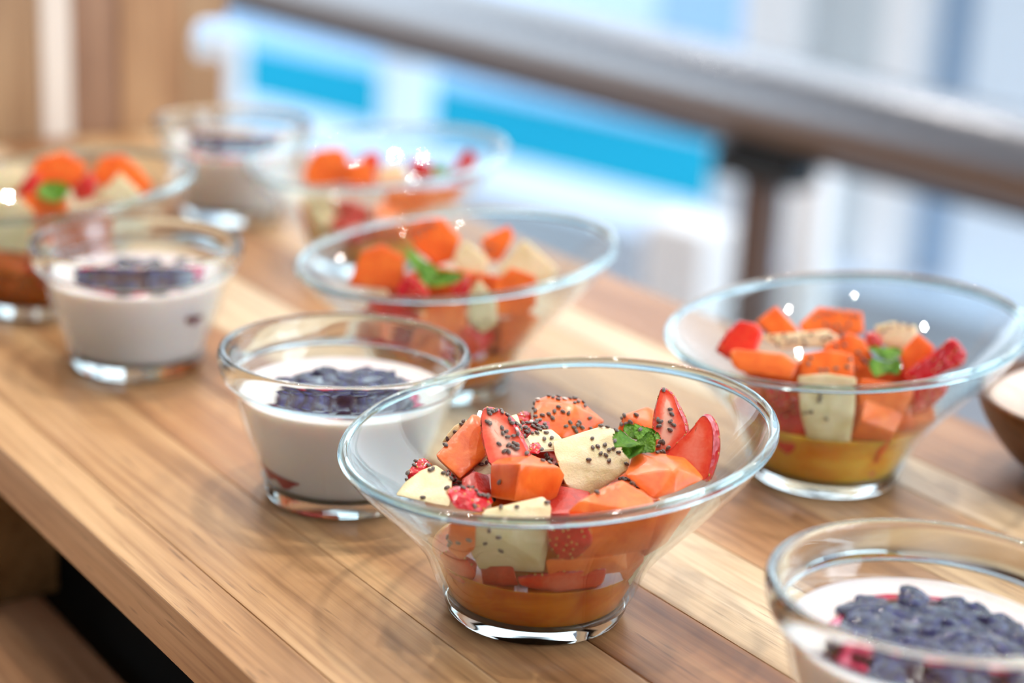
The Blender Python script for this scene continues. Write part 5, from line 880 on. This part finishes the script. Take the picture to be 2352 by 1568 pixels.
('A', (0.03753, 0.57433, 0.04047), (-0.1, -0.16, 0.98), 'orange papaya piece under the big melon block inside'),
('A', (0.03844, 0.57457, 0.04061), (-0.1, -0.18, 0.98), 'orange papaya piece under the big melon block inside'),
('A', (0.03895, 0.5735, 0.04048), (-0.11, -0.15, 0.98), 'orange papaya piece under the big melon block inside'),
('A', (0.03988, 0.57409, 0.04068), (-0.1, -0.18, 0.98), 'orange papaya piece under the big melon block inside'),
('A', (0.04077, 0.57365, 0.0407), (-0.11, -0.15, 0.98), 'orange papaya piece under the big melon block inside'),
('A', (0.04145, 0.57254, 0.04059), (-0.06, -0.15, 0.99), 'orange papaya piece under the big melon block inside'),
('A', (0.03987, 0.53863, 0.05355), (-0.73, -0.47, -0.5), 'large orange papaya block at the right of the front bowl'),
('A', (0.04296, 0.56958, 0.04029), (-0.07, -0.13, 0.99), 'orange papaya piece under the big melon block inside'),
('A', (0.04346, 0.56848, 0.04017), (-0.07, -0.13, 0.99), 'orange papaya piece under the big melon block inside'),
('A', (0.0414, 0.57111, 0.04038), (-0.11, -0.15, 0.98), 'orange papaya piece under the big melon block inside'),
('A', (0.02796, 0.52601, 0.05469), (-0.04, -0.23, 0.97), 'orange papaya wedge pressed against the front glass'),
('A', (0.03832, 0.58542, 0.05873), (-0.07, -0.54, 0.84), 'orange papaya cube behind the mint in the front bowl'),
('A', (0.03775, 0.58478, 0.05805), (-0.88, -0.09, 0.47), 'orange papaya cube behind the mint in the front bowl'),
('A', (0.04222, 0.58676, 0.05874), (0.28, -0.5, 0.82), 'orange papaya cube behind the mint in the front bowl'),
('A', (0.03743, 0.5833, 0.05641), (-0.26, -0.68, 0.68), 'orange papaya cube behind the mint in the front bowl'),
('A', (0.0389, 0.58362, 0.05657), (0.13, -0.77, 0.62), 'orange papaya cube behind the mint in the front bowl'),
('A', (0.04037, 0.58419, 0.05702), (0.1, -0.8, 0.59), 'orange papaya cube behind the mint in the front bowl'),
('A', (0.04198, 0.56164, 0.06258), (0.17, -0.69, 0.7), 'crinkled green mint sprig on the fruit of the front bowl'),
('A', (0.04996, 0.57713, 0.07118), (0.01, -0.75, 0.66), 'tall pointed strawberry slice standing at the back right'),
('A', (0.05216, 0.57236, 0.06627), (-0.02, -0.79, 0.62), 'tall pointed strawberry slice standing at the back right'),
('A', (0.05272, 0.57128, 0.06497), (-0.02, -0.73, 0.68), 'tall pointed strawberry slice standing at the back right'),
('A', (0.05218, 0.56933, 0.06316), (0.03, -0.7, 0.71), 'tall pointed strawberry slice standing at the back right'),
('A', (0.05326, 0.56854, 0.06229), (0.09, -0.68, 0.72), 'tall pointed strawberry slice standing at the back right'),
('A', (0.04826, 0.56989, 0.06333), (0.01, -0.67, 0.75), 'tall pointed strawberry slice standing at the back right'),
('A', (0.04915, 0.56923, 0.06285), (-0.07, -0.65, 0.76), 'tall pointed strawberry slice standing at the back right'),
('A', (0.04852, 0.56813, 0.06177), (-0.09, -0.67, 0.74), 'tall pointed strawberry slice standing at the back right'),
('A', (0.05202, 0.56727, 0.06105), (0.05, -0.76, 0.65), 'tall pointed strawberry slice standing at the back right'),
('A', (0.04991, 0.56428, 0.05786), (-0.1, -0.72, 0.68), 'tall pointed strawberry slice standing at the back right'),
('A', (0.04885, 0.56433, 0.05779), (-0.02, -0.71, 0.71), 'tall pointed strawberry slice standing at the back right'),
('A', (0.04833, 0.56342, 0.05677), (-0.01, -0.76, 0.65), 'tall pointed strawberry slice standing at the back right'),
('A', (0.05152, 0.56285, 0.05639), (-0.07, -0.76, 0.64), 'tall pointed strawberry slice standing at the back right'),
('A', (0.04906, 0.56203, 0.05525), (-0.05, -0.67, 0.74), 'tall pointed strawberry slice standing at the back right'),
('A', (0.05012, 0.56201, 0.05531), (-0.09, -0.69, 0.72), 'tall pointed strawberry slice standing at the back right'),
('A', (0.04732, 0.55169, 0.05868), (0.06, 0.19, 0.98), 'large orange papaya block at the right of the front bowl'),
('B', (0.10165, 0.7003, 0.05385), (-0.01, -0.84, 0.54), 'pale seedy melon strip across'),
('B', (0.10593, 0.70061, 0.05462), (-0.01, -0.79, 0.62), 'pale seedy melon strip across'),
('B', (0.10778, 0.69914, 0.05259), (-0.02, -0.86, 0.51), 'pale seedy melon strip across'),
('B', (0.10351, 0.69851, 0.05127), (-0.05, -0.82, 0.57), 'pale seedy melon strip across'),
('B', (0.11024, 0.69958, 0.05322), (0.02, -0.82, 0.57), 'pale seedy melon strip across'),
('B', (0.1133, 0.70031, 0.05444), (-0.05, -0.85, 0.52), 'pale seedy melon strip across'),
('B', (0.11637, 0.70101, 0.05567), (-0.01, -0.82, 0.57), 'pale seedy melon strip across'),
('B', (0.11392, 0.6989, 0.05233), (-0.05, -0.84, 0.55), 'pale seedy melon strip across'),
('B', (0.12013, 0.71983, 0.05669), (0.01, -0.85, 0.53), 'seed-covered papaya block at the back of the right-hand bowl'),
('B', (0.12263, 0.72051, 0.05793), (-0.05, -0.87, 0.49), 'seed-covered papaya block at the back of the right-hand bowl'),
('B', (0.12577, 0.72085, 0.05865), (-0.04, -0.84, 0.53), 'seed-covered papaya block at the back of the right-hand bowl'),
('B', (0.12891, 0.72118, 0.05937), (-0.03, -0.84, 0.54), 'seed-covered papaya block at the back of the right-hand bowl'),
('B', (0.13205, 0.72083, 0.05898), (-0.05, -0.86, 0.51), 'seed-covered papaya block at the back of the right-hand bowl'),
('B', (0.13518, 0.7204, 0.0586), (-0.02, -0.87, 0.49), 'seed-covered papaya block at the back of the right-hand bowl'),
('B', (0.13771, 0.72015, 0.05815), (0.02, -0.86, 0.51), 'seed-covered papaya block at the back of the right-hand bowl'),
('B', (0.12451, 0.71828, 0.05474), (-0.03, -0.83, 0.56), 'seed-covered papaya block at the back of the right-hand bowl'),
('B', (0.12702, 0.71756, 0.05377), (-0.0, -0.83, 0.56), 'seed-covered papaya block at the back of the right-hand bowl'),
('B', (0.12954, 0.718, 0.05443), (-0.0, -0.83, 0.56), 'seed-covered papaya block at the back of the right-hand bowl'),
('B', (0.13204, 0.71689, 0.05291), (-0.04, -0.85, 0.53), 'seed-covered papaya block at the back of the right-hand bowl'),
('B', (0.13393, 0.7183, 0.05521), (-0.03, -0.81, 0.58), 'seed-covered papaya block at the back of the right-hand bowl'),
('B', (0.13016, 0.71615, 0.05173), (-0.02, -0.83, 0.56), 'seed-covered papaya block at the back of the right-hand bowl'),
('B', (0.12373, 0.70069, 0.0555), (-0.05, -0.81, 0.58), 'pale seedy melon strip across'),
('B', (0.12128, 0.69999, 0.0543), (-0.03, -0.82, 0.57), 'pale seedy melon strip across'),
('B', (0.12496, 0.69966, 0.05395), (0.2, -0.96, 0.22), 'pale seedy melon strip across'),
('B', (0.12682, 0.69047, 0.05816), (-0.23, -0.64, 0.73), 'orange papaya chunk in the centre of the right-hand bowl'),
('B', (0.1123, 0.67127, 0.05529), (-0.09, -0.87, 0.49), 'orange papaya cube at the centre'),
('B', (0.11144, 0.67005, 0.05315), (0.01, -0.85, 0.52), 'orange papaya cube at the centre'),
('B', (0.11589, 0.66884, 0.05128), (-0.05, -0.86, 0.5), 'orange papaya cube at the centre'),
('B', (0.11824, 0.66884, 0.0514), (-0.04, -0.88, 0.48), 'orange papaya cube at the centre'),
('B', (0.12178, 0.66918, 0.05209), (-0.04, -0.86, 0.52), 'orange papaya cube at the centre'),
('B', (0.12588, 0.66939, 0.05285), (-0.04, -0.88, 0.48), 'orange papaya cube at the centre'),
('B', (0.12703, 0.67088, 0.05554), (-0.06, -0.86, 0.51), 'orange papaya cube at the centre'),
('B', (0.11997, 0.68883, 0.05371), (-0.89, -0.32, -0.32), 'orange papaya chunk in the centre of the right-hand bowl'),
('B', (0.12446, 0.6887, 0.05478), (0.0, -0.92, 0.39), 'orange papaya chunk in the centre of the right-hand bowl'),
('B', (0.12747, 0.689, 0.05547), (-0.0, -0.89, 0.45), 'orange papaya chunk in the centre of the right-hand bowl'),
('B', (0.13295, 0.68755, 0.05303), (-0.04, -0.88, 0.48), 'orange papaya chunk in the centre of the right-hand bowl'),
('B', (0.1348, 0.68648, 0.05092), (0.01, -0.92, 0.38), 'orange papaya chunk in the centre of the right-hand bowl'),
('B', (0.13187, 0.68492, 0.04746), (-0.19, -0.98, 0.09), 'orange papaya chunk in the centre of the right-hand bowl'),
('B', (0.13605, 0.68604, 0.04986), (-0.01, -0.92, 0.38), 'orange papaya chunk in the centre of the right-hand bowl'),
('B', (0.11447, 0.65593, 0.04686), (-0.0, -1.0, -0.02), 'tall pale melon cube pressed'),
('B', (0.11464, 0.65592, 0.04503), (-0.04, -1.0, 0.02), 'tall pale melon cube pressed'),
('B', (0.11449, 0.6559, 0.04348), (-0.04, -1.0, 0.0), 'tall pale melon cube pressed'),
('B', (0.10945, 0.65616, 0.0385), (0.03, -0.96, -0.29), 'tall pale melon cube pressed'),
('B', (0.11169, 0.65599, 0.03929), (0.01, -0.97, -0.22), 'tall pale melon cube pressed'),
('B', (0.1179, 0.6567, 0.03657), (-0.03, -0.97, -0.25), 'tall pale melon cube pressed'),
('B', (0.14969, 0.71538, 0.05624), (-0.03, -0.9, 0.43), 'pale melon block at the back right'),
('B', (0.15341, 0.7156, 0.05702), (-0.02, -0.91, 0.41), 'pale melon block at the back right'),
('B', (0.15716, 0.71526, 0.05666), (-0.07, -0.92, 0.38), 'pale melon block at the back right'),
('B', (0.14724, 0.71461, 0.05438), (-0.03, -0.9, 0.43), 'pale melon block at the back right'),
('M', (-0.04612, 0.8018, 0.06661), (-0.2, -0.66, 0.72), 'seedy orange papaya block at the back'),
('M', (-0.04448, 0.80077, 0.06461), (-0.04, -0.92, 0.38), 'seedy orange papaya block at the back'),
('M', (-0.04225, 0.80111, 0.06541), (0.02, -0.91, 0.4), 'seedy orange papaya block at the back'),
('M', (-0.04007, 0.80181, 0.06691), (0.01, -0.9, 0.43), 'seedy orange papaya block at the back'),
('M', (-0.03859, 0.80211, 0.06769), (-0.0, -0.89, 0.46), 'seedy orange papaya block at the back'),
('M', (-0.04671, 0.80044, 0.0638), (-0.01, -0.9, 0.44), 'seedy orange papaya block at the back'),
('M', (-0.04137, 0.8002, 0.06335), (0.01, -0.91, 0.42), 'seedy orange papaya block at the back'),
('M', (-0.03703, 0.80173, 0.06708), (-0.05, -0.88, 0.48), 'seedy orange papaya block at the back'),
('M', (-0.01487, 0.80583, 0.06013), (-0.01, -0.9, 0.43), 'orange papaya cube at the back right'),
('M', (-0.01247, 0.8048, 0.05815), (-0.05, -0.9, 0.43), 'orange papaya cube at the back right'),
('M', (-0.01387, 0.80364, 0.05601), (-0.4, -0.88, 0.27), 'orange papaya cube at the back right'),
('M', (-0.01015, 0.80439, 0.05758), (-0.06, -0.9, 0.44), 'orange papaya cube at the back right'),
('M', (-0.01075, 0.80303, 0.05475), (-0.0, -0.88, 0.47), 'orange papaya cube at the back right'),
('M', (-0.01914, 0.7591, 0.03796), (-0.54, -0.05, 0.84), 'red strawberry piece low in the middle bowl'),
('M', (-0.01515, 0.74769, 0.03855), (0.0, -0.99, 0.17), 'pale melon piece seen through'),
('M', (-0.01092, 0.74798, 0.04018), (0.0, -0.97, 0.24), 'pale melon piece seen through'),
('M', (-0.04431, 0.79945, 0.06182), (0.03, -0.9, 0.43), 'seedy orange papaya block at the back')]
SGr = dict(A='chia seeds on the front bowl', B='chia seeds on the bowl beside the wooden bowl', M='chia seeds on the middle bowl')
rs = random.Random(5)
for bk, p, n, on in SEEDS:
    pale = bk == 'A' and rs.random() < 0.025
    o = obj('chia_seed', ME_CHIA2 if pale else ME_CHIA, None, label='pale white chia seed among the dark ones in the front bowl' if pale else ('dark chia seed on the ' + on if bk == 'A' else 'blurred dark chia seed on the ' + on), cat='seed', group=SGr[bk] if not pale else 'pale chia seeds')
    n = Vector(n); q = n.to_track_quat('Z', 'Y').to_matrix() @ Matrix.Rotation(rs.uniform(0, 6.28), 3, 'Z') @ Matrix.Rotation(rs.uniform(-.25, .25), 3, 'Y')
    s_ = rs.uniform(0.92, 1.1)
    M4 = q.to_4x4() @ Matrix.Diagonal((0.00098 * s_, 0.00064 * s_, 0.00058 * s_, 1)); M4.translation = Vector(p) + n * 0.00042
    o.matrix_world = M4

# ------------------------------------------------------------------ wooden bowl at the right edge
wb = thing('wooden_bowl', 'blurred round wooden bowl with a pale filling at the right edge', 'bowl', (0.239, 0.700, 0))
wp = smooth_prof([(0.020, 0.0), (0.029, 0.003), (0.040, 0.011), (0.050, 0.024), (0.054, 0.034), (0.0515, 0.0352), (0.048, 0.027)], 4)
obj('body', lathe('body', [(0, 0)] + wp + [(0, 0.027)], 96, False), wood('bowl_wood', (70, 42, 20), (112, 74, 40), (140, 98, 58), 61.0), wb, smooth=True)
obj('filling', lathe('filling', smooth_prof([(0, 0.044), (0.02, 0.0425), (0.040, 0.037), (0.0498, 0.0312)], 3) + [(0.048, 0.029), (0, 0.029)], 96, False), plain('pale_filling', (238, 222, 212), 0.5, sss=0.3), wb, smooth=True)
